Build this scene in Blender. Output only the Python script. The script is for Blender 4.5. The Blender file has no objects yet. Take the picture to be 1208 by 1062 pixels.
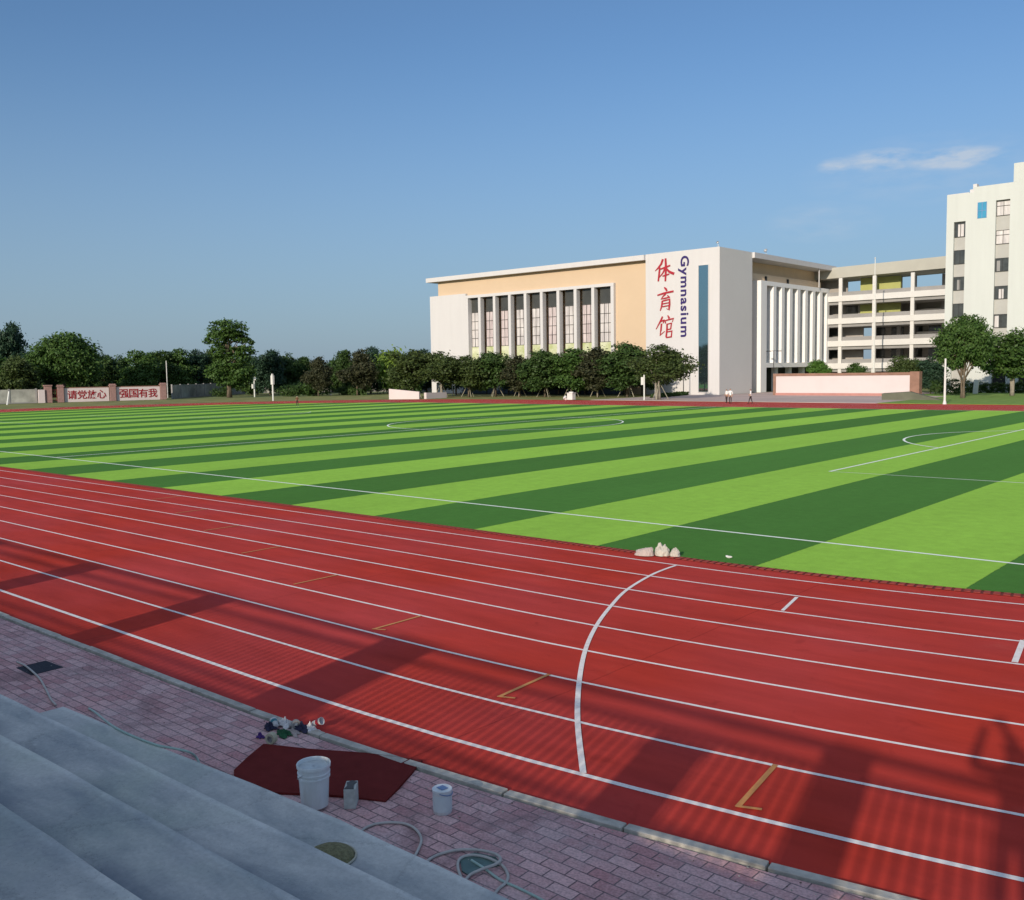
import bpy, bmesh, math, random
import numpy as np
from mathutils import Vector, Matrix
R_ = math.radians
scene = bpy.context.scene
COL = scene.collection

# ------------------------------------------------------------------ camera
F, PITCH, ROLL, CAMH, YAW, CAMY = 1124.62, 0.0826, -0.01555, 4.06, -0.72264, -20.988
fw = Vector((math.sin(YAW)*math.cos(PITCH), math.cos(YAW)*math.cos(PITCH), -math.sin(PITCH)))
rt0 = Vector((math.cos(YAW), -math.sin(YAW), 0)); up0 = rt0.cross(fw)
rt = rt0*math.cos(ROLL) + up0*math.sin(ROLL); up = -rt0*math.sin(ROLL) + up0*math.cos(ROLL)
CAM = Vector((0, CAMY, CAMH))
cd = bpy.data.cameras.new('camera'); cam = bpy.data.objects.new('camera', cd); COL.objects.link(cam)
M = Matrix((rt, up, -fw)).transposed().to_4x4(); M.translation = CAM
cam.matrix_world = M
cd.sensor_width = 36; cd.sensor_fit = 'HORIZONTAL'; cd.lens = F/1208*36
cd.clip_start = 0.05; cd.clip_end = 6000
scene.camera = cam

# ------------------------------------------------------------------ light
SUN = Vector((0.2297, -0.9183, 0.3225)).normalized()
sd = bpy.data.lights.new('sun', 'SUN'); sd.energy = 3.75; sd.angle = R_(0.6); sd.color = (1.0, 0.88, 0.73)
so = bpy.data.objects.new('sun', sd); COL.objects.link(so)
so.rotation_mode = 'QUATERNION'; so.rotation_quaternion = SUN.to_track_quat('Z', 'Y'); so.location = (30, -60, 60)
W = bpy.data.worlds.new('World'); scene.world = W; W.use_nodes = True
nt = W.node_tree; nt.nodes.clear()
def wn(t, **k):
    n = nt.nodes.new(t)
    for a, b in k.items(): setattr(n, a, b)
    return n
sky = wn('ShaderNodeTexSky', sky_type='NISHITA', sun_disc=False)
sky.sun_elevation = R_(18.8); sky.sun_rotation = R_(166); sky.air_density = 1.0; sky.dust_density = 1.2; sky.ozone_density = 7.0; sky.altitude = 0
bg = wn('ShaderNodeBackground'); bg.inputs[1].default_value = 0.108
wo = wn('ShaderNodeOutputWorld')
# thin real-sky clouds: a noise band low in the north
tc = wn('ShaderNodeTexCoord'); sx = wn('ShaderNodeSeparateXYZ')
nt.links.new(tc.outputs['Generated'], sx.inputs[0])
at2 = wn('ShaderNodeMath', operation='ARCTAN2'); nt.links.new(sx.outputs[0], at2.inputs[0]); nt.links.new(sx.outputs[1], at2.inputs[1])
asn = wn('ShaderNodeMath', operation='ARCSINE'); nt.links.new(sx.outputs[2], asn.inputs[0])
def math_(op, a, b=None, c=None):
    n = wn('ShaderNodeMath', operation=op)
    for i, v in enumerate((a, b, c)):
        if v is None: continue
        if isinstance(v, (int, float)): n.inputs[i].default_value = v
        else: nt.links.new(v, n.inputs[i])
    return n.outputs[0]
def blob(az, el, wa, we):
    a = math_('DIVIDE', math_('SUBTRACT', at2.outputs[0], az), wa)
    b = math_('DIVIDE', math_('SUBTRACT', asn.outputs[0], el), we)
    q = math_('ADD', math_('MULTIPLY', a, a), math_('MULTIPLY', b, b))
    return math_('MAXIMUM', math_('SUBTRACT', 1.0, q), 0.0)
mp = wn('ShaderNodeCombineXYZ')
nt.links.new(math_('MULTIPLY', at2.outputs[0], 30.0), mp.inputs[0]); nt.links.new(math_('MULTIPLY', asn.outputs[0], 95.0), mp.inputs[1])
nz = wn('ShaderNodeTexNoise'); nz.inputs['Scale'].default_value = 1.0; nz.inputs['Detail'].default_value = 6; nz.inputs['Roughness'].default_value = 0.55
nt.links.new(mp.outputs[0], nz.inputs['Vector'])
def azel(px, py):
    d = (fw*F + rt*(px-604) - up*(py-531)).normalized()
    return math.atan2(d.x, d.y), math.asin(d.z)
m = None
for (px, py, wa, we, s) in ((1040, 189, .042, .0125, 1), (1125, 187, .05, .012, 1.15), (988, 196, .022, .009, .8), (970, 262, .06, .022, .22), (1090, 200, .12, .035, .18)):
    a, e = azel(px, py)
    t = math_('MULTIPLY', blob(a, e, wa, we), s)
    m = t if m is None else math_('MAXIMUM', m, t)
rp = wn('ShaderNodeMapRange'); rp.inputs['From Min'].default_value = 0.34; rp.inputs['From Max'].default_value = 0.72
nt.links.new(nz.outputs[0], rp.inputs[0])
cm = math_('MINIMUM', math_('MULTIPLY', m, math_('ADD', math_('MULTIPLY', rp.outputs[0], .95), .05)), .62)
mx = wn('ShaderNodeMix', data_type='RGBA'); mx.inputs[7].default_value = (4.7, 5.0, 5.4, 1)
hs = wn('ShaderNodeHueSaturation'); hs.inputs['Saturation'].default_value = 0.90; hs.inputs['Value'].default_value = 0.92
tn = wn('ShaderNodeVectorMath', operation='MULTIPLY'); tn.inputs[1].default_value = (.92, 1.07, 1.04); nt.links.new(sky.outputs[0], tn.inputs[0]); nt.links.new(tn.outputs[0], hs.inputs['Color'])
# the low air is hazier than the clear model sky
vl = wn('ShaderNodeMapRange', interpolation_type='SMOOTHSTEP'); vl.inputs['From Min'].default_value = -.02; vl.inputs['From Max'].default_value = .34; vl.inputs['To Min'].default_value = .72; vl.inputs['To Max'].default_value = 0
nt.links.new(sx.outputs[2], vl.inputs[0])
mv = wn('ShaderNodeMix', data_type='RGBA'); mv.inputs[7].default_value = (2.45, 3.15, 3.95, 1); nt.links.new(vl.outputs[0], mv.inputs[0]); nt.links.new(hs.outputs[0], mv.inputs[6])
nt.links.new(cm, mx.inputs[0]); nt.links.new(mv.outputs[2], mx.inputs[6])
# unseen broken bright cloud added overhead and behind the viewer to lift the shade
hi = wn('ShaderNodeMapRange'); hi.inputs['From Min'].default_value = .52; hi.inputs['From Max'].default_value = .72; nt.links.new(sx.outputs[2], hi.inputs[0])
so_ = wn('ShaderNodeMapRange'); so_.inputs['From Min'].default_value = .0; so_.inputs['From Max'].default_value = -.35; nt.links.new(sx.outputs[1], so_.inputs[0])
hz_ = wn('ShaderNodeMapRange'); hz_.inputs['From Min'].default_value = .12; hz_.inputs['From Max'].default_value = .3; nt.links.new(sx.outputs[2], hz_.inputs[0])
nh = wn('ShaderNodeTexNoise'); nh.inputs['Scale'].default_value = 3.2; nh.inputs['Detail'].default_value = 6; nt.links.new(tc.outputs['Generated'], nh.inputs['Vector'])
rh = wn('ShaderNodeMapRange'); rh.inputs['From Min'].default_value = .35; rh.inputs['From Max'].default_value = .6; nt.links.new(nh.outputs[0], rh.inputs[0])
mh = math_('MULTIPLY', rh.outputs[0], math_('MAXIMUM', hi.outputs[0], math_('MULTIPLY', so_.outputs[0], hz_.outputs[0])))
m3 = wn('ShaderNodeMix', data_type='RGBA'); m3.inputs[7].default_value = (10.5, 11.2, 12.5, 1); nt.links.new(math_('MULTIPLY', mh, .27), m3.inputs[0]); nt.links.new(mx.outputs[2], m3.inputs[6])
nt.links.new(m3.outputs[2], bg.inputs[0]); nt.links.new(bg.outputs[0], wo.inputs[0])
vs = scene.view_settings; vs.view_transform = 'Standard'; vs.look = 'None'; vs.exposure = 0.25; vs.gamma = 1
scene.render.engine = 'CYCLES'
scene.cycles.max_bounces = 6; scene.cycles.transparent_max_bounces = 8

# ------------------------------------------------------------------ geometry helpers
def ray(px, py): return (fw*F + rt*(px-604) - up*(py-531))
def G(px, py, z=0.0):
    d = ray(px, py); t = (z-CAMH)/d.z; return CAM + d*t
def AY(px, py, Y):
    d = ray(px, py); t = (Y-CAMY)/d.y; return CAM + d*t
def AX(px, py, X):
    d = ray(px, py); t = X/d.x; return CAM + d*t

def empty(name, loc=(0, 0, 0), rz=0):
    o = bpy.data.objects.new(name, None); o.empty_display_size = .3
    o.location = loc; o.rotation_euler = (0, 0, rz); COL.objects.link(o); return o
def tag(o, label=None, cat=None, group=None, kind=None):
    if label: o['label'] = label
    if cat: o['category'] = cat
    if group: o['group'] = group
    if kind: o['kind'] = kind
    return o
def copy_tree(o, parent=None):
    c = o.copy(); COL.objects.link(c)
    if parent: c.parent = parent
    for ch in list(o.children): copy_tree(ch, c)
    return c

class MB:
    """collects shapes into one mesh"""
    def __init__(s): s.v = []; s.f = []; s.mi = []
    def add(s, vs, fs, mi=0):
        b = len(s.v); s.v += [tuple(v) for v in vs]; s.f += [tuple(b+i for i in f) for f in fs]; s.mi += [mi]*len(fs); return s
    def box(s, x0, x1, y0, y1, z0, z1, mi=0):
        return s.add([(x0,y0,z0),(x1,y0,z0),(x1,y1,z0),(x0,y1,z0),(x0,y0,z1),(x1,y0,z1),(x1,y1,z1),(x0,y1,z1)],
                     [(0,3,2,1),(4,5,6,7),(0,1,5,4),(1,2,6,5),(2,3,7,6),(3,0,4,7)], mi)
    def prism(s, poly, z0, z1, mi=0):
        n = len(poly)
        return s.add([(x,y,z0) for x,y in poly]+[(x,y,z1) for x,y in poly],
                     [tuple(range(n-1,-1,-1)), tuple(range(n,2*n))]+[(i,(i+1)%n,n+(i+1)%n,n+i) for i in range(n)], mi)
    def tube(s, pts, rad, n=8, mi=0, cap=True, closed=False):
        pts = [Vector(p) for p in pts]; m = len(pts)
        rads = rad if isinstance(rad, (list, tuple)) else [rad]*m
        vs = []; prev = None
        for i, p in enumerate(pts):
            a = pts[max(i-1, 0)]; b = pts[min(i+1, m-1)]; t = (b-a).normalized()
            if prev is None:
                ref = Vector((0, 0, 1)) if abs(t.z) < .9 else Vector((1, 0, 0)); u = t.cross(ref).normalized()
            else:
                u = (prev - t*prev.dot(t)).normalized()
            prev = u; w = t.cross(u)
            for k in range(n):
                a_ = 2*math.pi*k/n; vs.append(p + (u*math.cos(a_)+w*math.sin(a_))*rads[i])
        fs = [(i*n+k, i*n+(k+1)%n, (i+1)*n+(k+1)%n, (i+1)*n+k) for i in range(m-1) for k in range(n)]
        if cap: fs += [tuple(range(n-1, -1, -1)), tuple(range((m-1)*n, m*n))]
        return s.add(vs, fs, mi)
    def lathe(s, prof, n=24, c=(0, 0, 0), mi=0, M=None):
        vs = []
        for r, z in prof:
            for k in range(n):
                a = 2*math.pi*k/n; v = Vector((r*math.cos(a), r*math.sin(a), z))
                if M is not None: v = M @ v
                vs.append(v+Vector(c))
        m = len(prof)
        fs = [(i*n+k, i*n+(k+1)%n, (i+1)*n+(k+1)%n, (i+1)*n+k) for i in range(m-1) for k in range(n)]
        return s.add(vs, fs, mi)
    def build(s, name, mats, parent=None, smooth=False, loc=None):
        me = bpy.data.meshes.new(name); me.from_pydata(s.v, [], s.f)
        if not isinstance(mats, (list, tuple)): mats = [mats]
        for m_ in mats: me.materials.append(m_)
        if len(mats) > 1: me.polygons.foreach_set('material_index', s.mi)
        if smooth: me.polygons.foreach_set('use_smooth', [True]*len(s.f))
        me.update()
        o = bpy.data.objects.new(name, me); COL.objects.link(o)
        if parent: o.parent = parent
        if loc: o.location = loc
        return o
def bevel(o, w, seg=2):
    b = o.modifiers.new('bevel', 'BEVEL'); b.width = w; b.segments = seg; b.limit_method = 'ANGLE'; return o
def ss(a, b, x):
    t = min(1, max(0, (x-a)/(b-a))); return t*t*(3-2*t)

# ------------------------------------------------------------------ materials
def newmat(name):
    m_ = bpy.data.materials.new(name); m_.use_nodes = True; t = m_.node_tree; t.nodes.clear()
    return m_, t
def N(t, typ, **k):
    n = t.nodes.new(typ)
    for a, b in k.items(): setattr(n, a, b)
    return n
def pmat(name, col, rough=.7, var=.12, scale=3.0, bump=.0, bscale=60, detail=6, col2=None, spec=.3, metal=0.0, aniso=None, big=0, bigscale=.15, bdist=.01, hi=.7, lo=.3):
    m_, t = newmat(name); L = t.links.new
    out = N(t, 'ShaderNodeOutputMaterial'); b = N(t, 'ShaderNodeBsdfPrincipled'); L(b.outputs[0], out.inputs[0])
    b.inputs['Roughness'].default_value = rough; b.inputs['Specular IOR Level'].default_value = spec; b.inputs['Metallic'].default_value = metal
    tc_ = N(t, 'ShaderNodeTexCoord'); vec = tc_.outputs['Object']
    if aniso:
        mp_ = N(t, 'ShaderNodeMapping'); mp_.inputs['Scale'].default_value = aniso; L(vec, mp_.inputs[0]); vec = mp_.outputs[0]
    n1 = N(t, 'ShaderNodeTexNoise'); n1.inputs['Scale'].default_value = scale; n1.inputs['Detail'].default_value = detail; n1.inputs['Roughness'].default_value = .6
    L(vec, n1.inputs['Vector'])
    r = N(t, 'ShaderNodeMapRange'); r.inputs['From Min'].default_value = lo; r.inputs['From Max'].default_value = hi; L(n1.outputs[0], r.inputs[0])
    mx_ = N(t, 'ShaderNodeMix', data_type='RGBA')
    c1 = [max(0, c*(1-var)) for c in col]; c2 = [c*(1+var) for c in col] if col2 is None else col2
    mx_.inputs[6].default_value = (*c1, 1); mx_.inputs[7].default_value = (*c2, 1); L(r.outputs[0], mx_.inputs[0])
    colout = mx_.outputs[2]
    if big:
        n2 = N(t, 'ShaderNodeTexNoise'); n2.inputs['Scale'].default_value = bigscale; n2.inputs['Detail'].default_value = 4; L(tc_.outputs['Object'], n2.inputs['Vector'])
        r2 = N(t, 'ShaderNodeMapRange'); r2.inputs['From Min'].default_value = .35; r2.inputs['From Max'].default_value = .68
        r2.inputs['To Min'].default_value = 1-big; r2.inputs['To Max'].default_value = 1+big; L(n2.outputs[0], r2.inputs[0])
        mm = N(t, 'ShaderNodeVectorMath', operation='SCALE'); L(colout, mm.inputs[0]); L(r2.outputs[0], mm.inputs['Scale']); colout = mm.outputs[0]
    L(colout, b.inputs['Base Color'])
    if bump:
        n3 = N(t, 'ShaderNodeTexNoise'); n3.inputs['Scale'].default_value = bscale; n3.inputs['Detail'].default_value = 5; L(tc_.outputs['Object'], n3.inputs['Vector'])
        bp = N(t, 'ShaderNodeBump'); bp.inputs['Strength'].default_value = bump; bp.inputs['Distance'].default_value = bdist; L(n3.outputs[0], bp.inputs['Height']); L(bp.outputs[0], b.inputs['Normal'])
    return m_
def leafmat(name, ca, cb, trans=.3, rough=.55):
    m_, t = newmat(name); L = t.links.new
    out = N(t, 'ShaderNodeOutputMaterial'); b = N(t, 'ShaderNodeBsdfPrincipled'); b.inputs['Roughness'].default_value = rough; b.inputs['Specular IOR Level'].default_value = .25
    g = N(t, 'ShaderNodeNewGeometry'); tc_ = N(t, 'ShaderNodeTexCoord')
    n1 = N(t, 'ShaderNodeTexNoise'); n1.inputs['Scale'].default_value = 1.1; n1.inputs['Detail'].default_value = 3; L(tc_.outputs['Object'], n1.inputs['Vector'])
    ad = N(t, 'ShaderNodeMath', operation='MULTIPLY_ADD'); L(g.outputs['Random Per Island'], ad.inputs[0]); ad.inputs[1].default_value = .55
    sb = N(t, 'ShaderNodeMapRange'); sb.inputs['From Min'].default_value = .3; sb.inputs['From Max'].default_value = .7; sb.inputs['To Max'].default_value = .45; L(n1.outputs[0], sb.inputs[0]); L(sb.outputs[0], ad.inputs[2])
    mx_ = N(t, 'ShaderNodeMix', data_type='RGBA'); mx_.inputs[6].default_value = (*ca, 1); mx_.inputs[7].default_value = (*cb, 1); L(ad.outputs[0], mx_.inputs[0])
    L(mx_.outputs[2], b.inputs['Base Color'])
    tr = N(t, 'ShaderNodeBsdfTranslucent'); L(mx_.outputs[2], tr.inputs[0])
    ms = N(t, 'ShaderNodeMixShader'); ms.inputs[0].default_value = trans; L(b.outputs[0], ms.inputs[1]); L(tr.outputs[0], ms.inputs[2]); L(ms.outputs[0], out.inputs[0])
    return m_

# track rubber
def track_mat():
    m_, t = newmat('track_rubber'); L = t.links.new
    out = N(t, 'ShaderNodeOutputMaterial'); b = N(t, 'ShaderNodeBsdfPrincipled'); L(b.outputs[0], out.inputs[0])
    b.inputs['Roughness'].default_value = .9; b.inputs['Specular IOR Level'].default_value = .05
    tc_ = N(t, 'ShaderNodeTexCoord'); O = tc_.outputs['Object']
    a = N(t, 'ShaderNodeTexNoise'); a.inputs['Scale'].default_value = .22; a.inputs['Detail'].default_value = 5; L(O, a.inputs['Vector'])
    mp_ = N(t, 'ShaderNodeMapping'); mp_.inputs['Scale'].default_value = (.35, 1.6, 1); L(O, mp_.inputs[0])
    s_ = N(t, 'ShaderNodeTexNoise'); s_.inputs['Scale'].default_value = 1.3; s_.inputs['Detail'].default_value = 7; s_.inputs['Roughness'].default_value = .65; L(mp_.outputs[0], s_.inputs['Vector'])
    g = N(t, 'ShaderNodeTexNoise'); g.inputs['Scale'].default_value = 210; g.inputs['Detail'].default_value = 2; L(O, g.inputs['Vector'])
    ra = N(t, 'ShaderNodeMapRange'); ra.inputs['From Min'].default_value = .35; ra.inputs['From Max'].default_value = .65; L(a.outputs[0], ra.inputs[0])
    m1 = N(t, 'ShaderNodeMix', data_type='RGBA'); m1.inputs[6].default_value = (.48, .044, .027, 1); m1.inputs[7].default_value = (.48, .058, .054, 1); L(ra.outputs[0], m1.inputs[0])
    rs = N(t, 'ShaderNodeMapRange'); rs.inputs['From Min'].default_value = .3; rs.inputs['From Max'].default_value = .75; rs.inputs['To Min'].default_value = .80; rs.inputs['To Max'].default_value = 1.14; L(s_.outputs[0], rs.inputs[0])
    rg = N(t, 'ShaderNodeMapRange'); rg.inputs['From Min'].default_value = .3; rg.inputs['From Max'].default_value = .7; rg.inputs['To Min'].default_value = .78; rg.inputs['To Max'].default_value = 1.2; L(g.outputs[0], rg.inputs[0])
    mu = N(t, 'ShaderNodeMath', operation='MULTIPLY'); L(rs.outputs[0], mu.inputs[0]); L(rg.outputs[0], mu.inputs[1])
    # joints of the poured bays and old drip stains
    xs = N(t, 'ShaderNodeSeparateXYZ'); L(O, xs.inputs[0])
    wv_ = N(t, 'ShaderNodeMath', operation='MULTIPLY_ADD'); L(s_.outputs[0], wv_.inputs[0]); wv_.inputs[1].default_value = .05; L(xs.outputs[0], wv_.inputs[2])
    dv = N(t, 'ShaderNodeMath', operation='DIVIDE'); L(wv_.outputs[0], dv.inputs[0]); dv.inputs[1].default_value = 7.3
    fr_ = N(t, 'ShaderNodeMath', operation='FRACT'); L(dv.outputs[0], fr_.inputs[0]); cp_ = N(t, 'ShaderNodeMath', operation='LESS_THAN'); L(fr_.outputs[0], cp_.inputs[0]); cp_.inputs[1].default_value = .0035
    jm = N(t, 'ShaderNodeMath', operation='MULTIPLY_ADD'); L(cp_.outputs[0], jm.inputs[0]); jm.inputs[1].default_value = -.22; jm.inputs[2].default_value = 1.0
    st2 = N(t, 'ShaderNodeTexNoise'); st2.inputs['Scale'].default_value = 2.3; st2.inputs['Detail'].default_value = 6; st2.inputs['Distortion'].default_value = .8; L(O, st2.inputs['Vector'])
    r4 = N(t, 'ShaderNodeMapRange'); r4.inputs['From Min'].default_value = .64; r4.inputs['From Max'].default_value = .74; r4.inputs['To Min'].default_value = 1; r4.inputs['To Max'].default_value = .84; L(st2.outputs[0], r4.inputs[0])
    mu2 = N(t, 'ShaderNodeMath', operation='MULTIPLY'); L(jm.outputs[0], mu2.inputs[0]); L(r4.outputs[0], mu2.inputs[1])
    mu3 = N(t, 'ShaderNodeMath', operation='MULTIPLY'); L(mu.outputs[0], mu3.inputs[0]); L(mu2.outputs[0], mu3.inputs[1]); mu = mu3
    sc = N(t, 'ShaderNodeVectorMath', operation='SCALE'); L(m1.outputs[2], sc.inputs[0]); L(mu.outputs[0], sc.inputs['Scale'])
    # dusty scuffs
    d = N(t, 'ShaderNodeTexNoise'); d.inputs['Scale'].default_value = .9; d.inputs['Detail'].default_value = 9; d.inputs['Roughness'].default_value = .7; L(O, d.inputs['Vector'])
    rd = N(t, 'ShaderNodeMapRange'); rd.inputs['From Min'].default_value = .6; rd.inputs['From Max'].default_value = .8; rd.inputs['To Max'].default_value = .16; L(d.outputs[0], rd.inputs[0])
    m2 = N(t, 'ShaderNodeMix', data_type='RGBA'); m2.inputs[7].default_value = (.50, .20, .15, 1); L(rd.outputs[0], m2.inputs[0]); L(sc.outputs[0], m2.inputs[6])
    L(m2.outputs[2], b.inputs['Base Color'])
    bp = N(t, 'ShaderNodeBump'); bp.inputs['Strength'].default_value = .35; bp.inputs['Distance'].default_value = .004; L(g.outputs[0], bp.inputs['Height']); L(bp.outputs[0], b.inputs['Normal'])
    return m_
SX0, SW = -44.19, 3.9096
def turf_mat():
    m_, t = newmat('striped_turf'); L = t.links.new
    out = N(t, 'ShaderNodeOutputMaterial'); b = N(t, 'ShaderNodeBsdfPrincipled'); L(b.outputs[0], out.inputs[0])
    b.inputs['Specular IOR Level'].default_value = .04
    b.inputs['Roughness'].default_value = .95; b.inputs['Sheen Weight'].default_value = .045; b.inputs['Sheen Roughness'].default_value = .45; b.inputs['Sheen Tint'].default_value = (.45, .9, .25, 1)
    tc_ = N(t, 'ShaderNodeTexCoord'); O = tc_.outputs['Object']; x = N(t, 'ShaderNodeSeparateXYZ'); L(O, x.inputs[0])
    def mt(op, a, b_=None):
        n = N(t, 'ShaderNodeMath', operation=op)
        for i, v in enumerate((a, b_)):
            if v is None: continue
            if isinstance(v, (int, float)): n.inputs[i].default_value = v
            else: L(v, n.inputs[i])
        return n.outputs[0]
    w = N(t, 'ShaderNodeTexNoise'); w.inputs['Scale'].default_value = 6; w.inputs['Detail'].default_value = 3; L(O, w.inputs['Vector'])
    xx = mt('ADD', x.outputs[0], mt('MULTIPLY', mt('SUBTRACT', w.outputs[0], .5), .05))
    u = mt('DIVIDE', mt('SUBTRACT', xx, SX0), SW*2); fr = mt('FRACT', mt('ADD', u, 100))
    dark = mt('LESS_THAN', fr, .5)
    # roll to roll shade differences
    fl = mt('FLOOR', mt('DIVIDE', mt('SUBTRACT', xx, SX0), SW))
    wn_ = N(t, 'ShaderNodeTexWhiteNoise', noise_dimensions='1D'); L(fl, wn_.inputs['W'])
    n1 = N(t, 'ShaderNodeTexNoise'); n1.inputs['Scale'].default_value = .35; n1.inputs['Detail'].default_value = 8; n1.inputs['Roughness'].default_value = .65
    mp_ = N(t, 'ShaderNodeMapping'); mp_.inputs['Scale'].default_value = (1, .22, 1); L(O, mp_.inputs[0]); L(mp_.outputs[0], n1.inputs['Vector'])
    n2 = N(t, 'ShaderNodeTexNoise'); n2.inputs['Scale'].default_value = 55; n2.inputs['Detail'].default_value = 4; L(O, n2.inputs['Vector'])
    cD = N(t, 'ShaderNodeMix', data_type='RGBA'); cD.inputs[6].default_value = (.275, .50, .062, 1); cD.inputs[7].default_value = (.048, .155, .028, 1); L(dark, cD.inputs[0])
    k = mt('MULTIPLY', mt('ADD', .8, mt('MULTIPLY', n1.outputs[0], .4)), mt('ADD', .72, mt('MULTIPLY', n2.outputs[0], .56)))
    k = mt('MULTIPLY', k, mt('ADD', .93, mt('MULTIPLY', wn_.outputs[0], .14)))
    n4 = N(t, 'ShaderNodeTexNoise'); n4.inputs['Scale'].default_value = 2.6; n4.inputs['Detail'].default_value = 7; n4.inputs['Roughness'].default_value = .75; L(O, n4.inputs['Vector'])
    k = mt('MULTIPLY', k, mt('ADD', .70, mt('MULTIPLY', n4.outputs[0], .6)))
    # rubber infill worn into light patches, seam beside each roll edge
    sm = mt('ABSOLUTE', mt('SUBTRACT', mt('FRACT', mt('ADD', mt('MULTIPLY', u, 2), 100)), .5))
    seam = mt('GREATER_THAN', sm, .4955)
    k = mt('MULTIPLY', k, mt('SUBTRACT', 1.0, mt('MULTIPLY', seam, .22)))
    sc = N(t, 'ShaderNodeVectorMath', operation='SCALE'); L(cD.outputs[2], sc.inputs[0]); L(k, sc.inputs['Scale']); L(sc.outputs[0], b.inputs['Base Color'])
    bp = N(t, 'ShaderNodeBump'); bp.inputs['Strength'].default_value = .5; bp.inputs['Distance'].default_value = .02; L(n2.outputs[0], bp.inputs['Height']); L(bp.outputs[0], b.inputs['Normal'])
    return m_
def paver_mat():
    m_, t = newmat('clay_pavers'); L = t.links.new
    out = N(t, 'ShaderNodeOutputMaterial'); b = N(t, 'ShaderNodeBsdfPrincipled'); L(b.outputs[0], out.inputs[0])
    b.inputs['Roughness'].default_value = .85; b.inputs['Specular IOR Level'].default_value = .2
    tc_ = N(t, 'ShaderNodeTexCoord'); O = tc_.outputs['Object']
    wv = N(t, 'ShaderNodeTexNoise'); wv.inputs['Scale'].default_value = 1.7; L(O, wv.inputs['Vector'])
    va = N(t, 'ShaderNodeVectorMath', operation='MULTIPLY_ADD'); L(wv.outputs['Color'], va.inputs[0]); va.inputs[1].default_value = (.03, .03, 0); L(O, va.inputs[2])
    br = N(t, 'ShaderNodeTexBrick'); br.offset = .5; br.inputs['Scale'].default_value = 1; br.inputs['Brick Width'].default_value = .262; br.inputs['Row Height'].default_value = .131
    br.inputs['Mortar Size'].default_value = .007; br.inputs['Mortar Smooth'].default_value = .35; br.inputs['Bias'].default_value = 0
    br.inputs['Color1'].default_value = (.50, .25, .25, 1); br.inputs['Color2'].default_value = (.70, .44, .42, 1); br.inputs['Mortar'].default_value = (.17, .125, .13, 1)
    L(va.outputs[0], br.inputs['Vector'])
    n1 = N(t, 'ShaderNodeTexNoise'); n1.inputs['Scale'].default_value = 1.1; n1.inputs['Detail'].default_value = 8; n1.inputs['Roughness'].default_value = .7; L(O, n1.inputs['Vector'])
    r1 = N(t, 'ShaderNodeMapRange'); r1.inputs['From Min'].default_value = .42; r1.inputs['From Max'].default_value = .7; r1.inputs['To Max'].default_value = .6; L(n1.outputs[0], r1.inputs[0])
    mx_ = N(t, 'ShaderNodeMix', data_type='RGBA'); mx_.inputs[7].default_value = (.52, .43, .42, 1); L(r1.outputs[0], mx_.inputs[0]); L(br.outputs[0], mx_.inputs[6])
    nd = N(t, 'ShaderNodeTexNoise'); nd.inputs['Scale'].default_value = .8; nd.inputs['Detail'].default_value = 9; nd.inputs['Roughness'].default_value = .72; nd.inputs['Distortion'].default_value = .5; L(va.outputs[0], nd.inputs['Vector'])
    rd = N(t, 'ShaderNodeMapRange'); rd.inputs['From Min'].default_value = .52; rd.inputs['From Max'].default_value = .66; rd.inputs['To Max'].default_value = .7; L(nd.outputs[0], rd.inputs[0])
    md = N(t, 'ShaderNodeMix', data_type='RGBA'); md.inputs[7].default_value = (.24, .15, .15, 1); L(rd.outputs[0], md.inputs[0]); L(mx_.outputs[2], md.inputs[6]); mx_ = md
    n2 = N(t, 'ShaderNodeTexNoise'); n2.inputs['Scale'].default_value = 45; n2.inputs['Detail'].default_value = 5; L(O, n2.inputs['Vector'])
    sc = N(t, 'ShaderNodeVectorMath', operation='SCALE'); L(mx_.outputs[2], sc.inputs[0])
    r2 = N(t, 'ShaderNodeMapRange'); r2.inputs['From Min'].default_value = .3; r2.inputs['From Max'].default_value = .7; r2.inputs['To Min'].default_value = .75; r2.inputs['To Max'].default_value = 1.2; L(n2.outputs[0], r2.inputs[0]); L(r2.outputs[0], sc.inputs['Scale'])
    L(sc.outputs[0], b.inputs['Base Color'])
    hm = N(t, 'ShaderNodeMath', operation='MULTIPLY_ADD'); L(br.outputs['Fac'], hm.inputs[0]); hm.inputs[1].default_value = -1.0; L(n2.outputs[0], hm.inputs[2])
    bp = N(t, 'ShaderNodeBump'); bp.inputs['Strength'].default_value = .8; bp.inputs['Distance'].default_value = .008; L(hm.outputs[0], bp.inputs['Height']); L(bp.outputs[0], b.inputs['Normal'])
    return m_
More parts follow.
